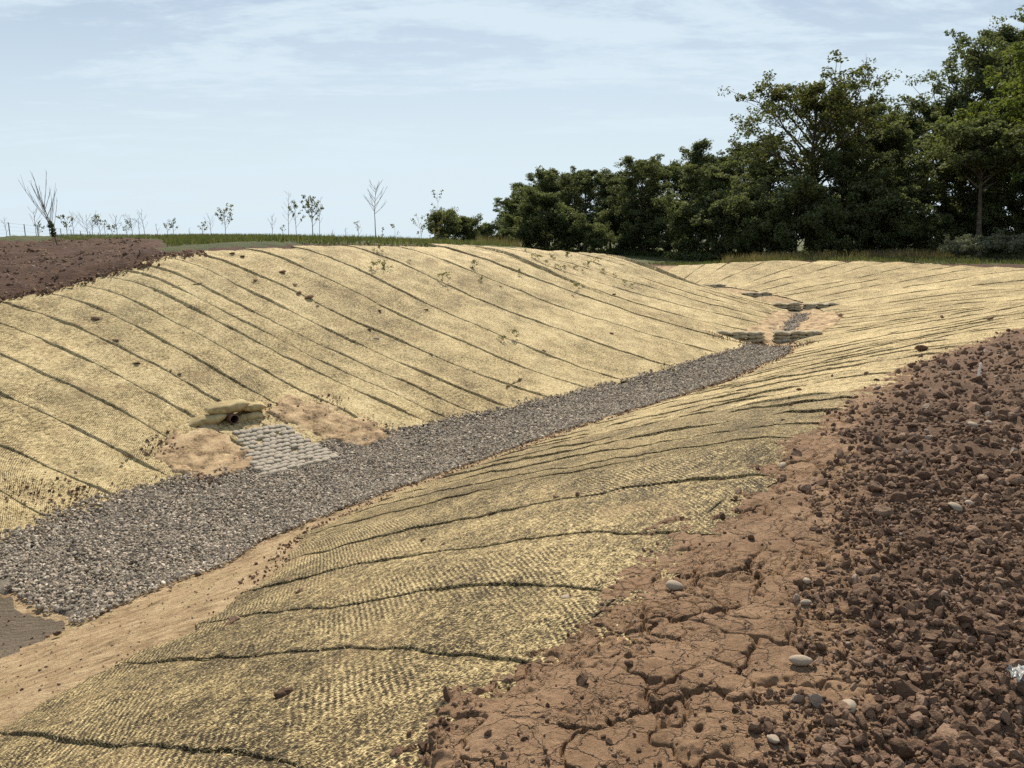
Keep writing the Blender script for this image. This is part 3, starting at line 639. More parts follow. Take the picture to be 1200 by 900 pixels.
# ---------------------------------------------------------------- stone-block apron under the pipe
def make_apron():
    root = tag(empty('stone_apron', (-4.2, 13.1, -2.2)), 'grey stone block apron below the drain pipe outlet', 'stone apron')
    C = [(39.62, -2.55), (40.52, -2.42), (40.66, -.80), (39.16, -.87)]           # (u, n): upper left, upper right, lower right, lower left
    protos = [mesh_np('stone_block', *block_shape(k), M['block'], True) for k in range(7)]
    rows, cols = 13, 9
    for i in range(rows):
        for j in range(cols):
            a = (j + .5 + (.25 if i % 2 else -.25)) / cols; b_ = (i + .5) / rows
            u = (C[0][0] * (1 - a) + C[1][0] * a) * (1 - b_) + (C[3][0] * (1 - a) + C[2][0] * a) * b_; n = (C[0][1] * (1 - a) + C[1][1] * a) * (1 - b_) + (C[3][1] * (1 - a) + C[2][1] * a) * b_
            if random.random() < .03: continue
            x, y = un2xy(np.array([u]), np.array([n])); x = float(x[0]); y = float(y[0]); z = float(height(np.array([x]), np.array([y]))[0])
            e = .12; zx = float(height(np.array([x + e]), np.array([y]))[0]); zy = float(height(np.array([x]), np.array([y + e]))[0])
            nrm = Vector((-(zx - z) / e, -(zy - z) / e, 1)).normalized()
            o = obj('stone_block', protos[random.randrange(7)]); q = Vector((0, 0, 1)).rotation_difference(nrm)
            tng = math.atan2(.72, .62) + random.uniform(-.1, .1) + (math.pi if random.random() < .5 else 0)
            o.rotation_mode = 'QUATERNION'; o.rotation_quaternion = q @ Euler((random.uniform(-.10, .10), random.uniform(-.10, .10), tng)).to_quaternion()
            w = 1.0 + .35 * b_
            o.scale = (.066 * w * random.uniform(.88, 1.12), .062 * random.uniform(.85, 1.12), .04); o.location = (x, y, z + .034 + random.uniform(-.012, .012)); child(o, root)
def block_shape(k):
    V, F = ICO[2]; r = np.random.default_rng(k + 70); V = np.sign(V) * np.abs(V) ** .55; V = V * (1 + .05 * fbm(V[:, 0] + V[:, 2] + k * 9, V[:, 1] + V[:, 2] * .6, .8, k, 2)[:, None])
    V[:, 0] += .15 * r.uniform(-1, 1) * V[:, 1]
    return V, F
make_apron()
patch('gravel_bed', [(39.5, -2.75), (40.7, -2.55), (40.85, -.7), (39.0, -.75)], .012, M['gravel_bed'], 23, .06, .05)

# ---------------------------------------------------------------- loose clods on the verge
def hz1(x, y): return float(height(np.array([x], float), np.array([y], float))[0])
def clods():
    big = [mesh_np('clod', *lump(20 + k, 3, .85, 11, (.38, .82), .10, .7, .07), M['clod'], False) for k in range(12)]
    small = [mesh_np('clod', *lump(60 + k, 2, .85, 10, (.36, .82), .12, .7, .06), M['clod'], False) for k in range(10)]
    r = np.random.default_rng(33)
    def pts(cnt, r0, r1, p, crust):
        rad = (r0 ** (1 - p) + r.random(cnt) * (r1 ** (1 - p) - r0 ** (1 - p))) ** (1 / (1 - p)); a = np.radians(r.uniform(-15, 46, cnt))
        x = rad * np.sin(a); y = rad * np.cos(a); u, n = xy2un(x, y); d = n - loose_edge(u) + .2 * fbm(x, y, .35, 51, 3)
        dv = n - verge_edge(u) + .2 * fbm(x, y, .45, 41, 4)
        keep = (d > .0) | ((d > -.25) & (r.random(cnt) < .35)) | ((dv > -.08) & (r.random(cnt) < crust)) | ((np.abs(dv) < .12) & (r.random(cnt) < crust * 4))
        x, y, u, n = x[keep], y[keep], u[keep], n[keep]; z, lo = verge_z(x, y, u, n); return x, y, z, d[keep]
    # the largest, one by one
    x, y, z, d = pts(2200, 1.9, 7.5, 1.5, .01); k = 0; kept = []
    for i in range(len(x)):
        if d[i] < .03 or k >= 300: continue
        if any((x[i] - a) ** 2 + (y[i] - b_) ** 2 < (.085 + .012 * math.hypot(a, b_)) ** 2 for a, b_ in kept): continue
        kept.append((x[i], y[i]))
        dist = math.hypot(x[i], y[i]); s = float(.026 * (1 + r.exponential(.45))) * (1 + .10 * (dist - 2)); s = min(s, .07) * .88
        o = obj('clod', big[k % 12], verge, (x[i], y[i], z[i] + s * .25)); o.scale = (s * r.uniform(.9, 1.35), s, s * r.uniform(.8, 1.1)); o.rotation_euler = (r.uniform(-.5, .5), r.uniform(-.5, .5), r.uniform(0, 6.3)); k += 1
    P = []; S = []
    for cnt, r0, r1, p, cr, s0, s1 in ((9000, 1.9, 6, 1.7, .006, .014, .036), (46000, 1.9, 5.5, 1.7, .02, .005, .015), (9000, 5, 16, 1.2, .02, .018, .05), (16000, 4, 14, 1.3, .03, .010, .024), (700, 7, 16, 1.01, .01, .05, .085)):
        x, y, z, d = pts(cnt, r0, r1, p, cr); s = s0 * (s1 / s0) ** r.random(len(x)); P.append(np.stack([x, y, z + s * r.uniform(-.1, .55, len(x))], 1)); S.append(s)
    P = np.concatenate(P); S = np.concatenate(S)
    o = scatter('clod_litter', P, r.uniform(-3.14, 3.14, (len(P), 3)) * np.array([.4, .4, 1]), S[:, None] * r.uniform(.8, 1.3, (len(P), 3)), small, M['clod']); o.parent = verge; o['kind'] = 'stuff'
    return big, small
BIGC, SMALLC = clods()
def at_surface(px, py, kmax=60.):
    """first point of the terrain on the line of sight through a pixel of the 1200 x 900 photograph (used for measuring positions only)"""
    d = ray(px, py); k = np.concatenate([np.arange(1.5, 15, .02), np.arange(15, kmax, .05)]); x = d[0] * k; y = d[1] * k; z = EYE + d[2] * k; h = height(x, y); i = int(np.argmax(z <= h + .02))
    return float(x[i]), float(y[i]), float(h[i])
NTH = ['', 'first', 'second', 'third', 'fourth', 'fifth', 'sixth', 'seventh', 'eighth', 'ninth', 'tenth', 'eleventh', 'twelfth', 'thirteenth', 'fourteenth', 'fifteenth', 'sixteenth', 'seventeenth', 'eighteenth', 'nineteenth', 'twentieth'] + ['twenty ' + q for q in ('first', 'second', 'third', 'fourth', 'fifth', 'sixth', 'seventh', 'eighth', 'ninth')]
# clods lying singly on the blankets: measured position, size
CL_R = [((330, 820), .05), ((66, 745), .05), ((268, 735), .045), ((497, 635), .03), ((600, 455), .0), ((612, 529), .05), ((835, 452), .07), ((985, 372), .16), ((1104, 373), .10), ((1160, 376), .13), ((1080, 412), .10), ((936, 458), .035),
        ((975, 442), .045), ((918, 494), .03), ((926, 475), .03), ((817, 494), .03), ((745, 480), .03), ((651, 585), .035), ((677, 582), .03), ((520, 640), .03), ((455, 650), .022), ((275, 728), .05), ((350, 698), .04), ((1028, 457), .06), ((1015, 440), .05), ((548, 627), .02)]
CL_R = sorted([c for c in CL_R if c[1]], key=lambda c: c[0])
plain = 0
for (px, py), s in CL_R:
    x, y, z = at_surface(px, py); o = obj('soil_clod', BIGC[int(px) % 12], None, (x, y, z + .02 + s * .45)); o.scale = (s * 1.1, s * .9, s * .8); o.rotation_euler = (.2, .1, px)
    lab = {330: 'dark soil clod alone on the blanket in the near left foreground', 66: 'dark soil clod at the gravel edge by the bare mud', 985: 'large dark soil clod on the far right blanket', 835: 'dark soil clod at the toe of the right bank beside the gravel'}.get(px)
    if not lab: plain += 1; lab = f'small dark soil clod on the right bank blanket, {NTH[plain]} from the left'
    tag(o, lab, 'soil clod', 'soil clods on the blankets')
CL_L = [(210, 440), (160, 428), (200, 435), (113, 375), (273, 298), (500, 364), (445, 366), (433, 388), (671, 347), (720, 346), (716, 391), (637, 412), (505, 416), (440, 398), (587, 336), (553, 315), (285, 302), (330, 320), (345, 335), (350, 345), (362, 350), (372, 360), (300, 330), (135, 402)]
for k_, (px, py) in enumerate(sorted(CL_L)):
    x, y, z = at_surface(px, py); s = random.uniform(.05, .10); o = obj('soil_clod', BIGC[int(px) % 12], None, (x, y, z + .02 + s * .3)); o.scale = (s * 1.3, s * .9, s * .6); o.rotation_euler = (.2, .1, px)
    tag(o, f'small dark soil clod on the left bank blanket, {NTH[k_ + 1]} from the left', 'soil clod', 'soil clods on the blankets')
# soil crumbs along the upper left edge of the blanket and along the toe of the right bank
def crumbs():
    r = np.random.default_rng(12); P = []; S = []
    u = r.uniform(36, 42.6, 800); rl = np.interp(u, CU, CL[:, 5]); n = -(rl + .05 + .25 * fbm(u, u * 0, .5, 3) + r.normal(0, .14, 800)); x, y = un2xy(u, n); s = .012 * 5 ** r.random(800); P.append(np.stack([x, y, height(x, y) + .05 + s * .2], 1)); S.append(s)
    u = np.concatenate([r.uniform(35.5, 46, 700), r.uniform(46, 60, 700)]); n = blanket_low(u) + .1 * fbm(u, u * 0, .4, 7) + r.normal(-.14, .14, 1400); x, y = un2xy(u, n); s = .006 * 5 ** r.random(1400) * np.where(u > 46, 1.5, 1); P.append(np.stack([x, y, height(x, y) + .01 + s * .2], 1)); S.append(s)
    u = r.uniform(33.0, 36.5, 420); n = r.uniform(1.3, 4.6, 420); x, y = un2xy(u, n); s = .004 * 4 ** r.random(420); P.append(np.stack([x, y, height(x, y) + s * .3], 1)); S.append(s)
    u = r.uniform(32.5, 35.2, 420); n = r.uniform(-1.6, 1.5, 420); k = fbm(u * 3, n * 3, 1.0, 4, 2) > -.1; u, n = u[k], n[k]; x, y = un2xy(u, n); s = .006 * 5 ** r.random(len(u)); P.append(np.stack([x, y, height(x, y) + s * .3], 1)); S.append(s)
    for cu, cn in ((37.0, -2.0), (36.6, -2.4), (38.5, -1.3), (38.4, -2.6), (40.55, -2.9), (41.6, -2.75), (42.0, -1.6), (57.2, -1.6), (57.6, .2), (57.4, 1.2), (57.7, -.7)):
        u = cu + r.normal(0, .22, 90); n = cn + r.normal(0, .2, 90); x, y = un2xy(u, n); s = .008 * 4.5 ** r.random(90); P.append(np.stack([x, y, height(x, y) + .05 + s * .2], 1)); S.append(s)
    a = r.uniform(-36, -20, 5200); d_ = r.uniform(17.5, 40, 5200); x = d_ * np.sin(np.radians(a)); y = d_ * np.cos(np.radians(a)); u, n = xy2un(x, y); k = (n < -np.interp(u, CU, CL[:, 5]) + .1) & (x < -.47 * y) & (y < 36 + 3 * fbm(x, y, 2, 3)) & (fbm(x, y, 1.4, 77, 3) > -.25); x, y = x[k], y[k]; s = .018 * 4.5 ** r.random(len(x)); P.append(np.stack([x, y, height(x, y) + .09 + .1 * np.abs(fbm(x, y, .6, 5, 4)) + .05 * fbm(x * .3 + y * .3, y * 1.6, 1.6, 15, 3) - .06], 1)); S.append(s)
    P = np.concatenate(P); S = np.concatenate(S)
    tag(scatter('soil_crumbs', P, r.uniform(-3.14, 3.14, (len(P), 3)) * np.array([.4, .4, 1]), S[:, None] * r.uniform(.7, 1.4, (len(P), 3)), SMALLC, M['clod']), 'dark soil crumbs along the blanket edges', 'soil', kind='stuff')
crumbs()
# pale stones, stake and plastic scrap on the verge
def vz(x, y):
    x = np.array([x]); y = np.array([y]); u, n = xy2un(x, y); return float(verge_z(x, y, u, n)[0][0])
STONES = [(790, 692, .045, 'smooth pale rounded stone on the cracked brown crust'), (663, 702, .035, 'pale stone with a dark side at the blanket edge'), (937, 785, .042, 'large pale flat stone among the clods'), (992, 838, .034, 'pale cut stone with a bright top in the foreground clods'),
          (1140, 502, .042, 'round white stone among the clods on the far side of the verge'), (1158, 502, .035, 'small white stone right beside the round white one'), (945, 690, .025, 'small white stone at the edge of the crust'), (944, 714, .025, 'small cream stone near the loose soil edge'),
          (917, 548, .04, 'pale stone half sunk at the far crust edge'), (1118, 602, .04, 'curved white stone flake in the middle of the clods'), (1135, 598, .03, 'small white flake beside the curved one'), (905, 877, .025, 'small cream stone at the bottom edge of the clods')]
for i, (px, py, s, lab) in enumerate(STONES):
    x, y, z = at_surface(px, py); o = obj('pale_stone', mesh_np('pale_stone', *lump(500 + i, 3, .7, 3, (.7, .95), .08, 1.1), M['pale_stone']), None, (x, y, vz(x, y) + s * .45)); o.scale = (s, s * .85, s * .8); o.rotation_euler = (.1, .2, i * 1.3); tag(o, lab, 'stone', 'pale stones on the verge')
x, y, z = at_surface(1146, 448); sk = MB(); sk.add(tube([(0, 0, -.05), (.006, .01, .05), (.02, .02, .16)], [.013, .014, .012], 5)); sk.add(tube([(.02, .02, .16), (.024, .022, .17)], [.012, .002], 5))
o = obj('stake', sk.mesh('stake', M['whitewood']), None, (x, y, vz(x, y))); tag(o, 'short whitish stake poking out of the brown soil', 'stake')
def scrap():
    a, b_ = np.meshgrid(np.linspace(-1, 1, 14), np.linspace(-1, 1, 10), indexing='ij'); V = np.stack([a * .04 + .01 * fbm(a, b_, .5, 4), b_ * .035 + .008 * fbm(a, b_, .4, 5), .018 * fbm(a, b_, .35, 6, 3) + .02], -1).reshape(-1, 3)
    F = grid_faces(14, 10); V2 = V + np.array([0, 0, -.002]); return mesh_np('plastic_scrap', np.concatenate([V, V2]), np.concatenate([F, F[:, ::-1] + len(V)]), M['plastic'])
x, y, z = at_surface(1194, 822); o = obj('plastic_scrap', scrap(), None, (x, y, vz(x, y) + .03)); tag(o, 'crumpled shiny plastic scrap in the clods at the right edge', 'plastic scrap')

# loose straw standing out of the near blanket
def fibres():
    r = np.random.default_rng(3); protos = []
    for k in range(5):
        t = np.linspace(-1, 1, 4); b_ = r.uniform(-.25, .25); p = np.stack([t * .5, b_ * t * t + .05 * r.normal(size=4), .14 * (1 - t * t) + .03 * r.normal(size=4)], 1); V, F = tube(p, [.028, .036, .034, .02], 3); protos.append(mesh_np('straw', V, F, M['fibre'], False))
    n = 14000; rad = (1.9 ** -.5 + r.random(n) * (9.0 ** -.5 - 1.9 ** -.5)) ** -2.; a = np.radians(r.uniform(-48, 20, n)); x = rad * np.sin(a); y = rad * np.cos(a); u, nn = xy2un(x, y)
    k = (nn > blanket_low(u) + .02) & (nn < verge_edge(u) - .02 - .22 * fbm(x, y, .45, 41, 4)) & (fbm(x, y, .5, 14, 3) + .35 * r.random(n) > -.25); x, y, rad, u, nn = x[k], y[k], rad[k], u[k], nn[k]; n = len(x)
    z = height(x, y, (u, nn)) + .012 + .024 + .012 * fbm(x, y, .3, 25, 3) + .006 * fbm(x, y, .09, 26, 2); L = r.uniform(.012, .032, n) * (1 + .10 * (rad - 2))
    o = scatter('loose_straw', np.stack([x, y, z], 1), np.stack([r.normal(size=n) * .35, r.normal(size=n) * .35, r.uniform(0, 6.28, n)], 1), np.stack([L, L * 1.0, L * 1.0], 1), protos, M['fibre']); child(o, right_root); o['kind'] = 'stuff'
fibres()
# ---------------------------------------------------------------- sandbags, check dams and the drain pipe
def bag_mesh(seed, L, W, Hh, mat, name='sandbag'):
    r = np.random.default_rng(seed); m, k = 26, 18; s = np.linspace(-1, 1, m); th = np.linspace(0, 2 * math.pi, k, endpoint=False); ss, tt = np.meshgrid(s, th, indexing='ij')
    full = (1 - np.abs(ss) ** 3.2) ** .55; w = W / 2 * (.78 + .22 * full) * (1 - .12 * np.abs(ss) ** 6); h = Hh / 2 * np.maximum(full, .10)
    cy = np.sign(np.cos(tt)) * np.abs(np.cos(tt)) ** .72; cz = np.sign(np.sin(tt)) * np.abs(np.sin(tt)) ** .8
    x = ss * L / 2; y = w * cy; z = h * cz
    wr = fbm(x * 1.0 + 9 * seed, y * 2.2 + z * 1.7, .16, seed, 3); z = z + .02 * wr * full; y = y + .010 * fbm(x, z * 2 + 3 * seed, .14, seed + 2, 2)
    z = z + .02 * np.sin(ss * 2.2 + seed) * full
    F = grid_faces(m, k); a = (np.arange(m - 1) * k); F = np.concatenate([F, np.stack([a + k - 1, a + 2 * k - 1, a + k, a], 1)])
    V = np.stack([x, y, z], -1).reshape(-1, 3); e0 = np.arange(k)[::-1]; cap = []
    for base in (0, (m - 1) * k):
        for j in range(k // 2 - 1): cap.append([base + j, base + j + 1, base + k - 2 - j, base + k - 1 - j])
    F = np.concatenate([F, cap]); return mesh_np(name, V, F, mat)
def seamcord(L, W, mat, end):
    t = np.linspace(-1, 1, 9); p = np.stack([np.full(9, end * L / 2), t * W * .40, .004 * np.sin(t * 7)], 1); V, F = tube(p, np.full(9, .009), 5); return mesh_np('stitched_end', V, F, mat)
def bag(x, y, z, rz, L, W, Hh, mat, seed, lab, group, tilt=(0, 0)):
    o = obj('sandbag', bag_mesh(seed, L, W, Hh, mat), None, (x, y, z)); o.rotation_euler = (tilt[0], tilt[1], rz); tag(o, lab, 'sandbag', group)
    for e in (-1, 1): obj('stitched_end', seamcord(L, W, mat, e), o)
    return o
def dam(wings, y, ztop, layers, Hh, L, where, seed):
    for wname, x0, x1, dy in wings:
        n = max(1, int(round((x1 - x0) / L))); w = (x1 - x0) / n
        for l in range(layers):
            cols = []
            for c in range(n):
                xc = x0 + (c + .5) * w; yc = y + dy * (xc - x0); g = hz1(xc, yc); z = ztop - Hh / 2 - l * Hh * .93
                if z + Hh * .30 < g: continue
                cols.append((xc, yc, z))
            for c, (xc, yc, z) in enumerate(cols):
                row = ['top', 'middle' if layers == 3 else 'bottom', 'bottom'][l]
                lab = f'sandbag, {ORD[c + 1]} from the left in the {row} row of the {wname} wing, {where}' if len(cols) > 1 else f'single sandbag of the {row} row, {wname} wing, {where}'
                bag(xc + random.uniform(-.015, .015), yc - .04 * l + random.uniform(-.02, .02), z + random.uniform(-.008, .008), random.uniform(-.05, .05), w * 1.09, .42, Hh * 1.22, M['bag_grey'], seed + l * 20 + c + int(xc * 7), lab, 'sandbags of the check dams', (random.uniform(-.05, .05), random.uniform(-.03, .03)))
def xat(px, y): return (px - 600) / 900 * (y * math.cos(PITCH) + 3.4 * math.sin(PITCH))
dam([('left', 7.02, 8.72, 0), ('right', 9.08, 10.72, 0)], 26.5, -1.83, 3, .125, .56, 'nearest check dam', 1000)
dam([('left', 11.75, 12.98, 0), ('right', 13.12, 14.75, 0)], 34.6, -1.60, 3, .11, .55, 'second check dam', 1100)
dam([('right', 11.45, 12.9, .15)], 38.3, -1.41, 2, .11, .5, 'third check dam', 1200)
dam([('right', 10.5, 11.5, .1)], 41.6, -1.22, 2, .11, .5, 'farthest check dam', 1300)
def pipe_outlet():
    x, y, z = at_surface(272, 496); ax = Vector((.74, -.67, -.10)).normalized(); root = empty('drain_pipe', (x, y, z + .12)); tag(root, 'brown round drain pipe opening under the straw sandbags', 'drain pipe')
    p = np.array([[0, 0, 0], ax * -.15, ax * -.7, ax * -1.2]) + np.array(ax) * .10
    V, F = tube(p, [.09] * 4, 20); obj('pipe_wall', mesh_np('pipe_wall', V, F, M['pipe']), root)
    V, F = tube(p, [.076] * 4, 20); obj('pipe_bore', mesh_np('pipe_bore', V, F[:, ::-1], M['pipe_in']), root)
    V, F = tube([np.array(ax) * .10, np.array(ax) * .101], [.076, .09], 20); obj('pipe_rim', mesh_np('pipe_rim', V, F, M['pipe']), root)
    e = np.array(ax); u_ = np.array([.67, .74, 0])
    B = Vector((x, y, z)); g = 'straw sandbags over the drain pipe'; rz = math.atan2(.50, .86)
    def at(along, back, up): return B + Vector((.86, .50, 0)) * along + Vector((-.5, .86, 0)) * back + Vector((0, 0, up))
    for al, bk, up, L, W, Hh, sd, lab, tl, rzz in ((-.44, .10, .11, .72, .40, .18, 1, 'long straw sandbag lying lowest at the left of the pipe', (0, -.22), rz), (-.04, .20, .30, .76, .42, .20, 2, 'topmost straw sandbag lying across the drain pipe', (0, -.10), rz + .05), (.40, .28, .24, .54, .36, .17, 3, 'shorter straw sandbag at the right end above the pipe', (0, .12), rz + .1), (.34, .24, .06, .56, .38, .17, 4, 'shaded straw sandbag underneath, right beside the pipe', (0, .05), rz), (-.42, .30, -.02, .6, .38, .18, 5, 'shaded straw sandbag at the bottom, left behind the pipe', (0, -.1), rz)):
        q = at(al, bk, up); bag(q.x, q.y, q.z, rzz, L, W, Hh, M['bag_straw'], 40 + sd, lab, g, tl)
pipe_outlet()
# a folded corner of blanket standing up by the toe of the left bank, and a timber edge near the crest
def flap(px0, py0, px1, py1, hgt, name, lab, cat):
    a = Vector(at_surface(px0, py0)); b_ = Vector(at_surface(px1, py1)); m = 14; P = [a.lerp(b_, i / (m - 1)) for i in range(m)]
    rows = []
    for j, (dz, dyo) in enumerate(((-.03, 0), (hgt * .6, -.02), (hgt, .01), (hgt * .85, .06), (.0, .12))):
        rows.append([(p.x + .01 * math.sin(i * 2.1 + j), p.y + dyo, hz1(p.x, p.y + dyo) + dz * (.7 + .3 * math.sin(i * 1.3))) for i, p in enumerate(P)])
    V = np.array(rows).reshape(-1, 3); F = grid_faces(5, m)[:, ::-1]; uv = V[:, :2]
    o = obj(name, mesh_np(name, V, F, M['straw'], True, uv)); tag(o, lab, cat)
flap(593, 456, 612, 446, .10, 'blanket_fold', 'turned up fold of blanket at the toe of the left bank', 'blanket fold')
flap(180, 342, 242, 334, .07, 'blanket_fold', 'raised cross fold of blanket near the top of the left bank', 'blanket fold')

# ---------------------------------------------------------------- trees
def curve(a, b, sag, m, r, wob):
    t = np.linspace(0, 1, m)[:, None]; p = a * (1 - t) + b * t; p[:, 2] += (sag * (t * (1 - t)) * 4)[:, 0]
    w = r.normal(size=(m, 3)) * wob; w[0] = 0; w = np.cumsum(w, 0) * np.linspace(0, 1, m)[:, None]; return p + w
def leaves(C, sig, per, size, r, hue=0.0, tops=None, elong=1.7, flatten=.75):
    """C (n,3) clump centres -> leaf quads"""
    n = len(C) * per; c = np.repeat(C, per, 0); g = r.normal(size=(n, 3)); g *= (r.random((n, 1)) ** .33 / (np.linalg.norm(g, axis=1)[:, None] + 1e-9)); sg = np.repeat(sig, per)[:, None]
    p = c + g * sg * np.array([1, 1, flatten]); nr = r.normal(size=(n, 3)) + np.array([0, 0, .9]) + g * .5; nr /= np.linalg.norm(nr, axis=1)[:, None]
    a = np.cross(nr, r.normal(size=(n, 3))); a /= np.linalg.norm(a, axis=1)[:, None] + 1e-9; b_ = np.cross(nr, a); s = size * r.uniform(.6, 1.35, (n, 1))
    V = np.stack([p - a * s * elong * .5, p + b_ * s * .5, p + a * s * elong * .5, p - b_ * s * .5], 1).reshape(-1, 3); F = np.arange(n * 4).reshape(n, 4)
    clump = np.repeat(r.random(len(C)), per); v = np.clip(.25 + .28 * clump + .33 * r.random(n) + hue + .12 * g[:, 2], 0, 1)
    col = np.repeat(np.stack([v, v, v, np.ones(n)], 1), 4, 0); return V, F, col
def make_tree(seed, H, base, rx, leafmat, barkmat, nl=16, sec=6, per=46, size=.16, clump=.55, trunk_r=.22, lean=(0, 0), open_=.0, low=.0, hue=0., shape='round'):
    """returns (trunk mesh, crown mesh); base = height of the crown's lowest limbs"""
    r = np.random.default_rng(seed); mb = MB(); m = 12; top = np.array([lean[0], lean[1], H * .82]); tp = curve(np.zeros(3), top, 0, m, r, .05 * H / 12)
    tr = trunk_r * (1 - np.linspace(0, 1, m) ** .8 * .85); tr[0] *= 1.35; mb.add(tube(tp, tr, 8)); C = []; S = []
    for i in range(nl):
        f = (i + r.random()) / nl; h0 = base * .75 + (H * .80 - base * .75) * f ** .9; k = h0 / (H * .82); q = tp[min(m - 1, int(k * (m - 1)))] + (tp[min(m - 1, int(k * (m - 1)) + 1)] - tp[min(m - 1, int(k * (m - 1)))]) * ((k * (m - 1)) % 1)
        an = i * 2.4 + r.uniform(-.5, .5)
        if shape == 'round': rad = rx * (1 - (2 * f - .82) ** 2 * .62)
        elif shape == 'column': rad = rx * (1 - f * .45)
        else: rad = rx * (.55 + .45 * f)
        rad *= r.uniform(.72, 1.12); e = q + np.array([math.cos(an) * rad, math.sin(an) * rad, (H - h0) * r.uniform(.3, .85) * (.5 + .5 * f) + rad * r.uniform(-.12, .25)])
        e[2] = min(e[2], H * .97); lp = curve(q, e, rad * .08, 8, r, .05 * rad); mb.add(tube(lp, trunk_r * (.42 - .22 * f) * (1 - np.linspace(0, .85, 8)), 5))
        for j in range(sec):
            t0 = r.uniform(.30, .95); ii = int(t0 * 7); s0 = lp[ii]; d = r.normal(size=3); d[2] = abs(d[2]) * .6 + .1; d /= np.linalg.norm(d); d = d * .8 + (lp[-1] - lp[0]) / (np.linalg.norm(lp[-1] - lp[0]) + 1e-6) * .5
            L = rad * r.uniform(.22, .55); e2 = s0 + d * L; sp = curve(s0, e2, 0, 5, r, .03 * L); mb.add(tube(sp, trunk_r * .10 * (1 - np.linspace(0, .8, 5)), 4))
            if r.random() > open_:
                C.append(e2); S.append(clump * r.uniform(.6, 1.3))
                if r.random() < .6: C.append(sp[3] + r.normal(size=3) * clump * .4); S.append(clump * r.uniform(.5, 1.0))
        C.append(lp[-1]); S.append(clump * r.uniform(.7, 1.2))
    if low > 0:
        for i in range(int(low)):
            an = r.uniform(0, 6.28); rr_ = rx * .8 * math.sqrt(r.random()); C.append(np.array([math.cos(an) * rr_, math.sin(an) * rr_, base * r.uniform(.05, 1.0)])); S.append(clump * r.uniform(.8, 1.3))
    C = np.array(C); S = np.array(S); V, F, col = leaves(C, S, per, size, r, hue)
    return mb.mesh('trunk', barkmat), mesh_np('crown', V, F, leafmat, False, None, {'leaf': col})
def place_tree(name, meshes, x, y, rz, s, lab, group, cat='tree', zoff=0, sz=None):
    root = empty(name, (x, y, hz1(x, y) - .05 + zoff), rz); root.scale = (s, s, sz or s); tag(root, lab, cat, group); obj('trunk', meshes[0], root); obj('crown', meshes[1], root); return root
def wx(px, y): return (px - 600) / 900 * (y * math.cos(PITCH))      # lateral position of a thing seen at column px, y metres ahead
D, O_, B_, Y_ = M['leaf_dark'], M['leaf_olive'], M['leaf_bright'], M['leaf_yellow']
K = {}
K['dense'] = make_tree(1, 10, 1.2, 3.3, D, M['bark'], 24, 13, 52, .12, .42, .2, (0, 0), 0, 26)
K['dense2'] = make_tree(2, 11, 1.0, 3.0, O_, M['bark'], 24, 13, 52, .12, .42, .2, (.4, 0), 0, 26)
K['tall'] = make_tree(3, 13, 2.2, 3.4, D, M['bark'], 26, 13, 52, .12, .44, .24, (-.3, 0), .05, 12)
K['slim'] = make_tree(4, 12, 3.0, 2.0, D, M['bark'], 24, 9, 40, .11, .42, .17, (.2, 0), .15, 8, 0, 'column')
K['airy'] = make_tree(5, 14, 4.4, 4.9, Y_, M['bark'], 30, 14, 34, .125, .48, .28, (.2, 0), .08, 0, .05)
K['giant'] = make_tree(6, 17.5, 3.5, 6.6, D, M['bark'], 32, 17, 54, .135, .55, .38, (.5, 0), .04, 0, .0)
K['bright'] = make_tree(7, 13.5, 2.6, 5.0, B_, M['bark'], 28, 15, 64, .12, .48, .26, (-.2, 0), .0, 0, .05)
K['trunky'] = make_tree(8, 11.5, 7.2, 3.4, O_, M['bark_pale'], 22, 12, 54, .12, .44, .21, (-.6, 0), .05, 0, .0)
K['thicket'] = make_tree(9, 4.2, .3, 2.6, D, M['bark'], 16, 11, 60, .11, .42, .09, (0, 0), 0, 40)
K['thicket2'] = make_tree(10, 3.4, .2, 2.3, O_, M['bark'], 16, 11, 56, .105, .40, .08, (0, 0), 0, 36)
WG = 'trees of the wood along the far bank'
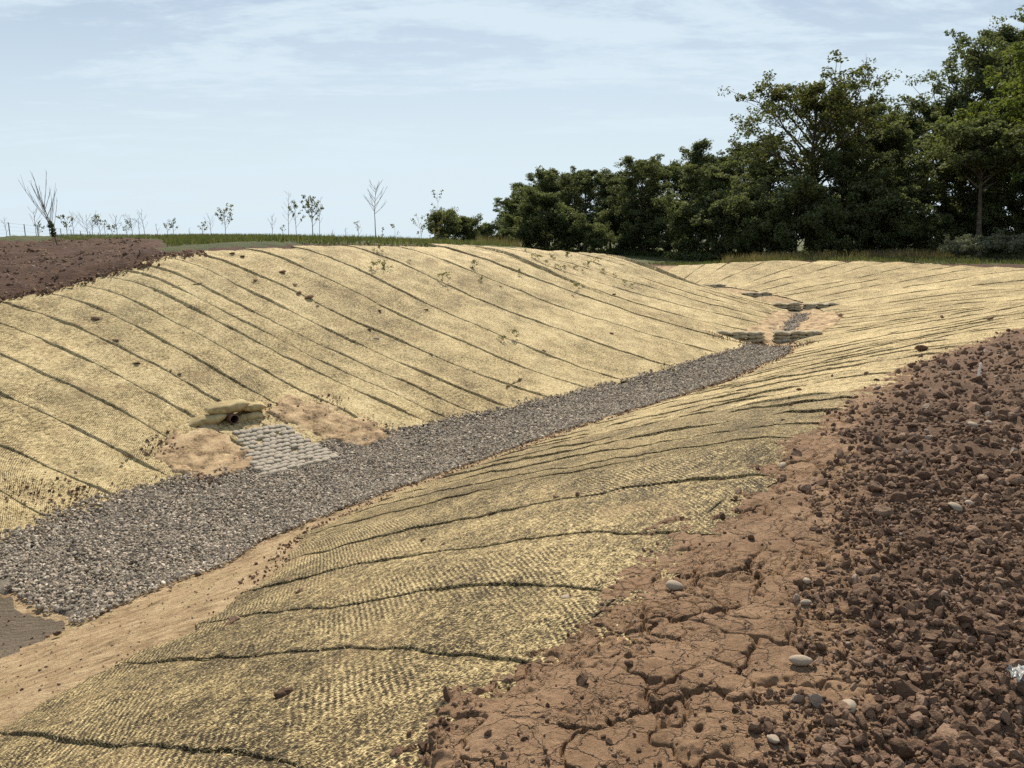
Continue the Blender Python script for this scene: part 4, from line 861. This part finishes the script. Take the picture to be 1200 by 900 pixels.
TREES = [  # kind, px, y, width scale, rot, top row in the photo, label
    ('bright', 1222, 47, 1.13, 0.4, 30, 'bright yellow green tree overhanging at the right edge of the wood'),
    ('giant', 1165, 59, 1.03, 1.0, 4, 'tallest dark tree, its wide crown reaching the top right corner'),
    ('trunky', 1150, 46.8, 1.0, 0.0, 130, 'tree with a bare slender trunk showing near the right end'),
    ('airy', 948, 54, 1.0, 2.0, 74, 'broad airy tree with yellowish top standing out against the sky'),
    ('tall', 1078, 60, 1.06, 2.2, 112, 'dark ivy clad tree between the airy tree and the tallest one'),
    ('dense2', 1025, 56, .95, 4.0, 140, 'olive green tree filling the gap right of the airy tree'),
    ('dense', 985, 52, .82, 1.4, 170, 'dark bushy tree in front of the airy tree, right of its trunk'),
    ('dense2', 893, 53, .80, 0.2, 182, 'olive green rounded tree at the foot of the airy tree, left side'),
    ('dense2', 838, 58, .86, 2.6, 186, 'mid green bushy tree left of the airy tree'),
    ('slim', 812, 70, 1.0, 1.7, 160, 'slim spindly tree rising behind the bushy mid green one'),
    ('tall', 752, 72, .86, 0.7, 180, 'dark tree with a narrow rounded top in the middle of the wood'),
    ('slim', 716, 78, .85, 3.4, 200, 'thin loose tree between two dark round tops'),
    ('tall', 686, 80, .92, 5.0, 194, 'dark round topped tree, second from the left end of the wood'),
    ('dense', 643, 84, 1.02, 2.1, 195, 'dark broad tree with double top near the left end of the wood'),
    ('dense2', 600, 86, .66, 3.0, 228, 'smaller tree forming the left shoulder of the wood'),
    ('tall', 875, 66, .88, 3.9, 160, 'dark tree glimpsed behind the airy tree, left of its crown'),
    ('dense', 1120, 50, .95, 0.9, 165, 'dark shaded tree between the ivy clad tree and the bare slender trunk'),
    ('dense', 1200, 53, 1.15, 2.9, 120, 'dark tree in the shade behind the bright overhanging one'),
    ('tall', 1010, 68, 1.0, 5.5, 112, 'dark tree behind, between the airy tree and the ivy clad one'),
    ('tall', 782, 78, .85, 4.6, 186, 'dark tree behind, between the slim tree and the narrow top'),
    ('giant', 1250, 66, 1.05, 4.2, 10, 'huge dark crown at the far right behind the bright tree'),
    ('tall', 620, 92, .8, 1.1, 212, 'tree filling the gap right of the left shoulder of the wood'),
    ('dense2', 665, 92, .95, 0.3, 203, 'olive tree in the gap between the two dark round tops'),
    ('dense2', 728, 88, .95, 2.3, 200, 'olive tree behind the thin loose tree'),
    ('dense', 830, 76, 1.0, 4.3, 178, 'dark tree behind the bushy mid green one'),
]
for k, px, y, s, rz, pt, lab in TREES:
    if y < 70 and k != 'trunky': y *= 1.13; s *= 1.13
    if k == 'trunky': y = 51.5; s = 1.1
    x = wx(px, y); d = ray(px, pt); top = EYE + d[2] / d[1] * y - hz1(x, y); mh = max(v.co.z for v in K[k][1].vertices); place_tree('tree', K[k], x, y, rz, s, lab, WG, 'tree', 0, top / mh)
TH = [(612, 74), (640, 72), (668, 72), (697, 70), (727, 68), (757, 64), (787, 62), (815, 58), (845, 56), (874, 54), (903, 52), (934, 51), (966, 51), (998, 51), (1030, 51), (1062, 50), (1096, 49), (1130, 52), (1165, 50), (1205, 48), (1240, 47), (1275, 46), (1080, 57), (950, 58), (1010, 59), (860, 63), (735, 76), (620, 84), (650, 86), (680, 84), (705, 84), (760, 80), (800, 74), (900, 64), (980, 64), (1050, 62), (1130, 60)]
for i, (px, y) in enumerate(TH):
    y = y * 1.1 if y < 70 else y
    s = (.95 + .3 * math.sin(i * 1.9)) * (1.0 if px < 1080 else .9)
    lab = f'dark shrub, {["", "first","second","third","fourth","fifth","sixth","seventh","eighth","ninth","tenth","eleventh","twelfth","thirteenth","fourteenth","fifteenth","sixteenth","seventeenth","eighteenth","nineteenth","twentieth","twenty first","twenty second"][i + 1]} from the left under the trees of the wood' if i < 22 else f'shaded shrub deep in the wood behind the {["ivy clad tree", "airy tree", "olive green tree", "mid green tree", "narrow topped tree", "left shoulder", "broad double topped tree", "round topped tree", "thin loose tree", "slim tree on its left", "slim tree on its right", "rounded olive tree", "bushy tree in front", "ivy clad tree on its left", "tree with the bare trunk"][i - 22]}'
    place_tree('shrub', K['thicket' if i % 3 else 'thicket2'], wx(px, y), y, i * 1.3, s, lab, 'shrubs under the wood', 'shrub')
# bushes on the left plateau at the end of the ridge
K['hedge'] = make_tree(11, 3.0, .2, 1.7, O_, M['bark'], 16, 6, 80, .085, .40, .06, (0, 0), 0, 30, .05)
K['hedge2'] = make_tree(12, 2.6, .2, 1.0, D, M['bark'], 14, 5, 70, .08, .34, .05, (0, 0), 0, 16)
for k, px, y, s, lab in (('hedge', 520, 60, .95, 'rounded green bush at the right end of the sapling row'), ('hedge', 543, 62, .85, 'darker green bush joined to the rounded one on its right'), ('hedge2', 571, 68, .95, 'small dark bush standing between the sapling row and the wood'), ('hedge2', 553, 64, .62, 'low bush beside the darker green bush'), ('hedge2', 590, 70, .8, 'small bush touching the left end of the wood')):
    place_tree('bush', K[k], wx(px, y), y, px, s, lab, 'bushes on the left plateau', 'bush')
# pale brambles before the wood on the right
K['bramble'] = make_tree(13, 1.5, .15, 1.5, M['leaf_grey'], M['twig'], 16, 6, 40, .085, .34, .03, (0, 0), 0, 34)
for px, y, s, lab in ((1128, 46.5, .66, 'leftmost pale bramble bush at the grassy edge of the wood'), (1156, 47, .82, 'pale bramble bush in the middle of the grassy edge'), (1184, 46.5, .84, 'pale bramble bush near the right edge of the photo'), (1215, 44, .85, 'rightmost pale bramble bush, cut by the photo edge')):
    place_tree('bramble_bush', K['bramble'], wx(px, y), y, px, s, lab, 'brambles before the wood', 'bush')

# ---------------------------------------------------------------- saplings on the left plateau
def sapling(seed, H, spread, nb, leafn, bare_h=.35, lean=0., up=.8, tr=.022, leaf=.10, clumps=None, dark=False):
    r = np.random.default_rng(seed); mb = MB(); m = 9; tp = curve(np.zeros(3), np.array([lean * H, 0, H]), 0, m, r, .012 * H); mb.add(tube(tp, tr * (1 - np.linspace(0, .8, m)), 5)); ends = []
    for i in range(nb):
        f = bare_h + (.95 - bare_h) * (i + r.random()) / nb; k = f * (m - 1); ii = min(int(k), m - 2); q = tp[ii] + (tp[ii + 1] - tp[ii]) * (k - ii); an = i * 2.4 + r.uniform(-.6, .6); L = spread * (1.15 - .75 * f) * r.uniform(.7, 1.2)
        e = q + np.array([math.cos(an) * L + lean * L, math.sin(an) * L, L * up * r.uniform(.8, 1.5)]); bp = curve(q, e, -.08 * L, 5, r, .02 * L); mb.add(tube(bp, tr * .42 * (1 - np.linspace(0, .65, 5)), 4))
        ends += [bp[2], bp[3], bp[4]]
        for j in range(2):
            s0 = bp[2 + j]; e2 = s0 + np.array([math.cos(an + r.uniform(-.8, .8)), math.sin(an + r.uniform(-.8, .8)), up * 1.6]) * L * .28; mb.add(tube(np.stack([s0, (s0 + e2) / 2 + r.normal(size=3) * .01, e2]), [tr * .25, tr * .2, tr * .12], 3)); ends.append(e2)
    tm = mb.mesh('stem', M['twig']); cm = None
    if leafn:
        ends = np.array(ends); C = ends[r.integers(0, len(ends), int(leafn * 1.7))]; V, F, col = leaves(C, np.full(len(C), .11), 4 if clumps is None else clumps, leaf, r, .05, elong=1.3); cm = mesh_np('foliage', V, F, D if dark else Y_, False, None, {'leaf': col})
    return tm, cm
SG = 'saplings planted on the left plateau'
SAP = [  # px, base y px, top y px, distance, spread, branches, leafy, lean, label
    (7, 277, 255, 60, .45, 7, 0, 0, 'thin bare sapling at the far left edge by the fence'),
    (42, 281, 246, 48, .55, 9, 0, 0, 'slender bare sapling left of the tall leaning one'),
    (45, 280, 261, 50, .35, 6, 12, 0, 'low leafy sapling just left of the tall leaning one'),
    (66, 291, 216, 28, .75, 16, 0, -.22, 'tall bare sapling leaning left with upswept branches on the brown soil'),
    (78, 281, 256, 48, .45, 8, 26, 0, 'leafy sapling just right of the tall leaning one'),
    (86, 281, 249, 50, .4, 8, 0, 0, 'thin bare sapling, second right of the tall leaning one'),
    (102, 287, 256, 42, .9, 12, 0, 0, 'wide vase shaped bare sapling on the grass edge'),
    (108, 281, 257, 52, .4, 7, 0, 0, 'thin sapling right behind the vase shaped one'),
    (117, 282, 256, 48, .45, 8, 20, 0, 'dark leafy sapling between two bare ones'),
    (123, 281, 261, 54, .4, 7, 0, 0, 'small bare sapling right of the dark leafy one'),
    (131, 281, 265, 52, .4, 6, 14, 0, 'short sapling with a tuft of leaves'),
    (137, 280, 254, 50, .5, 8, 0, 0, 'upright bare sapling right of the tufted one'),
    (148, 281, 264, 54, .45, 7, 10, 0, 'short sparse sapling before the pair of rounded ones'),
    (155, 281, 256, 50, .6, 10, 8, 0, 'rounded twiggy sapling left of the tallest thin one'),
    (163, 281, 256, 54, .35, 6, 0, 0, 'thin sapling close against the tallest thin one'),
    (170, 280, 247, 48, .55, 8, 0, -.10, 'tallest thin bare sapling of the left row, leaning left'),
    (185, 276, 262, 56, .25, 4, 0, -.1, 'single thin whip between the leaning sapling and the leafy pair'),
    (196, 277, 261, 54, .35, 6, 14, 0, 'leafy sapling, left one of a pair'),
    (203, 277, 257, 54, .4, 7, 10, 0, 'leafy sapling, right one of a pair'),
    (222, 276, 267, 58, .2, 4, 0, 0, 'tiny bare whip on the skyline'),
    (236, 277, 263, 44, .35, 4, 10, .15, 'small sapling with a few big dark leaves leaning right'),
    (247, 276, 255, 54, .55, 8, 0, 0, 'grey twiggy sapling left of the oval one'),
    (264, 276, 246, 48, .75, 13, 36, 0, 'oval upright sapling with small leaves'),
    (319, 276, 252, 54, .45, 9, 0, 0, 'grey feathery bare sapling midway along the ridge'),
    (331, 276, 266, 58, .25, 4, 6, 0, 'tiny leafy sapling left of the tall feathery one'),
    (338, 277, 224, 50, .5, 13, 0, 0, 'tall narrow feathery sapling beside the leafy bush'),
    (347, 276, 238, 47, .5, 8, 26, 0, 'leafy sapling touching the left side of the leafy bush'),
    (366, 277, 238, 44, .85, 12, 70, .04, 'spreading leafy sapling like a bush in the middle of the row'),
    (374, 276, 228, 56, .4, 6, 0, 0, 'tall thin twigs rising behind the leafy bush like sapling'),
    (389, 277, 268, 58, .2, 4, 0, 0, 'tiny bare sapling right of the leafy bush'),
    (405, 277, 266, 58, .2, 4, 0, 0, 'tiny grey sapling halfway to the bare round tree'),
    (420, 277, 260, 54, .3, 6, 6, 0, 'small grey sapling left of the bare round tree'),
    (440, 279, 216, 41, .95, 15, 0, 0, 'bare tree with a clean stem and open round crown on the ridge'),
    (448, 277, 266, 56, .2, 4, 4, 0, 'tiny sapling at the foot of the bare round tree'),
    (463, 277, 261, 46, .4, 5, 12, 0, 'sparse sapling with dark leaves right of the bare round tree'),
    (497, 277, 252, 44, .6, 7, 18, -.1, 'low arching leafy sapling left of the rounded bush'),
    (515, 278, 231, 45, .7, 10, 44, -.05, 'yellowish sapling standing in front of the rounded bush'),
]
for i, (px, pb, pt, y, sp, nb, lf, ln, lab) in enumerate(SAP):
    x = wx(px, y); z = hz1(x, y); d = ray(px, pt); top = EYE + d[2] / d[1] * y; Hs = max(.35, top - z) * (.78 if px == 66 else 1)
    big = px in (66, 366, 440)
    tm, cm = sapling(700 + i, Hs, sp, nb, lf, .30 if px != 440 else .48, ln, 1.9 if px == 66 else (.95 if px in (440, 102) else 1.15), (.016 + .004 * (y / 50) + (.010 if big else 0)), .075, None, px in (117, 236, 463))
    root = empty('sapling', (x, y, z - .03), 0); tag(root, lab, 'sapling', SG); obj('stem', tm, root)
    if cm: obj('foliage', cm, root)
    if px == 66:
        r = np.random.default_rng(5); V, F, col = leaves(np.array([[-.22 * Hs * f, 0, Hs * f] for f in (.28, .33, .38, .43, .48, .53)]), np.full(6, .10), 26, .07, r, -.1); obj('foliage', mesh_np('foliage', V, F, D, False, None, {'leaf': col}), root)

# ---------------------------------------------------------------- wire fence on the left skyline
def fence():
    root = tag(empty('wire_fence', (-38, 62, 1)), 'distant wire fence on posts along the left skyline', 'fence'); P = []
    for px, y in ((-30, 50), (-6, 53), (11, 56), (29, 60), (44, 64.5), (58, 69), (71, 74), (83, 79), (94, 84), (105, 89), (115, 94), (126, 99), (137, 104)):
        x = wx(px, y); d = ray(px, 279 + .04 * px); z = EYE + d[2] / d[1] * y; P.append(np.array([x, y, z]))
    for p in P:
        V, F = tube(np.array([[0, 0, -1.2], [0, 0, .5], [0, 0, 1.12]]), [.032, .032, .032], 6); o = obj('post', mesh_np('post', V, F, M['post']), None, tuple(p)); child(o, root)
    for h in (1.08, .82, .56, .3):
        V, F = tube(np.array([p + np.array([0, 0, h]) for p in P]), [.009 if h > 1 else .005] * len(P), 4); o = obj('wire', mesh_np('wire', V, F, M['wire'])); child(o, root)
fence()

# ---------------------------------------------------------------- grass and weeds
def blades(P, Hh, W, r, mat, name, lab, hue=0., spread=.35):
    n = len(P); d = r.normal(size=(n, 2)); d /= np.linalg.norm(d, axis=1)[:, None]; h = Hh * r.uniform(.45, 1.3, n); w = W * r.uniform(.6, 1.3, n); ln = r.normal(size=(n, 2)) * spread * h[:, None]
    a = np.stack([P[:, 0] - d[:, 0] * w, P[:, 1] - d[:, 1] * w, P[:, 2] - .03], 1); b_ = np.stack([P[:, 0] + d[:, 0] * w, P[:, 1] + d[:, 1] * w, P[:, 2] - .03], 1); c = np.stack([P[:, 0] + ln[:, 0], P[:, 1] + ln[:, 1], P[:, 2] + h], 1)
    V = np.stack([a, b_, c], 1).reshape(-1, 3); v = np.clip(.15 + .75 * r.random(n) ** 1.3 + hue, 0, 1); col = np.repeat(np.stack([v, v, v, np.ones(n)], 1), 3, 0)
    return tag(obj(name, mesh_np(name, V, np.arange(n * 3).reshape(n, 3), mat, False, None, {'leaf': col})), lab, 'grass', kind='stuff')
def grass():
    r = np.random.default_rng(77); n = 45000; px = r.uniform(60, 600, n); y = r.uniform(24, 66, n); x = wx(px, y); u, nn = xy2un(x, y); rl = np.interp(u, CU, CL[:, 5])
    k = (((x > -.455 * y + .3) & (np.abs(nn) > rl + .35) & (nn < 0)) | (y > 34 - .1 * (x + 12) + 3 * fbm(x, y, 2, 4))) & (fbm(x, y, 1.5, 6, 3) + .5 * (px > 190) > -.35) & ~((np.abs(nn) < rl + 1.6) & (u > 49) & (x > -3)) & ~((x > 1) & (y < 50))
    x, y = x[k], y[k]; blades(np.stack([x, y, height(x, y)], 1), .20, .025, r, M['grass'], 'grass', 'low green grass along the crest of the left plateau')
    n = 16000; px = r.uniform(760, 1260, n); y = r.uniform(40, 53, n); x = wx(px, y); u, nn = xy2un(x, y); rr = np.interp(u, CU, CL[:, 6]); k = (nn > rr + .25 + .3 * fbm(x, y, 1, 3)) & (y > 41.8 - .25 * (x - 23) + .6 * fbm(x, y, 1, 5)); x, y = x[k], y[k]
    blades(np.stack([x, y, height(x, y)], 1), .22, .03, r, M['grass'], 'grass', 'green grass strip between the far bank and the wood')
    n = 7000; px = r.uniform(850, 1120, n); y = r.uniform(47, 52, n); x = wx(px, y); k = fbm(x, y, 1.6, 9, 2) > -.15; x, y = x[k], y[k]; blades(np.stack([x, y, height(x, y)], 1), .55, .02, r, M['dry_grass'], 'dry_grass', 'tall dry brownish grass at the foot of the wood')
    n = 1500; px = r.uniform(560, 610, n); y = r.uniform(52, 60, n); x = wx(px, y); blades(np.stack([x, y, height(x, y)], 1), .8, .02, r, M['dry_grass'], 'dry_grass', 'dry reddish weeds left of the wood on the plateau')
grass()
def weeds():
    r = np.random.default_rng(9); ms = []
    for k in range(4):
        C = np.stack([r.normal(size=9) * .09, r.normal(size=9) * .09, r.uniform(.03, .26, 9)], 1); V, F, col = leaves(C, np.full(9, .07), 12, .034, r, .15); me = mesh_np('weed', V, F, M['grass'] if k else Y_, False, None, {'leaf': col}); ms.append(me)
    W_ = [(443, 296), (452, 316), (438, 317), (563, 330), (610, 323), (625, 303), (632, 306), (648, 304), (665, 301), (664, 300), (690, 302), (688, 311), (675, 316), (660, 318), (707, 320), (720, 324), (731, 333), (676, 341), (603, 397), (590, 400), (555, 314), (700, 308), (640, 311), (652, 314), (790, 437), (777, 432), (740, 337), (683, 320), (615, 295), (480, 308), (520, 330)]
    pw = 0
    for i, (px, py) in enumerate(sorted(W_)):
        x, y, z = at_surface(px, py); o = obj('weed', ms[i % 4], None, (x, y, z + .02)); s = random.uniform(.45, .95); o.scale = (s, s, s * random.uniform(.7, 1.2)); o.rotation_euler = (0, 0, i * 1.1)
        lab = {603: 'dry weed tuft low on the left bank below the middle', 590: 'weed tuft beside the dry one low on the left bank', 790: 'green weed tuft at the toe of the left bank by the gravel', 777: 'green weed at the gravel edge left of the brighter tuft', 563: 'lone dark weed midway up the left bank'}.get(px)
        if not lab: pw += 1; lab = f'small green weed on the left bank blanket, {NTH[pw]} from the left'
        tag(o, lab, 'weed', 'weeds on the left bank')
weeds()
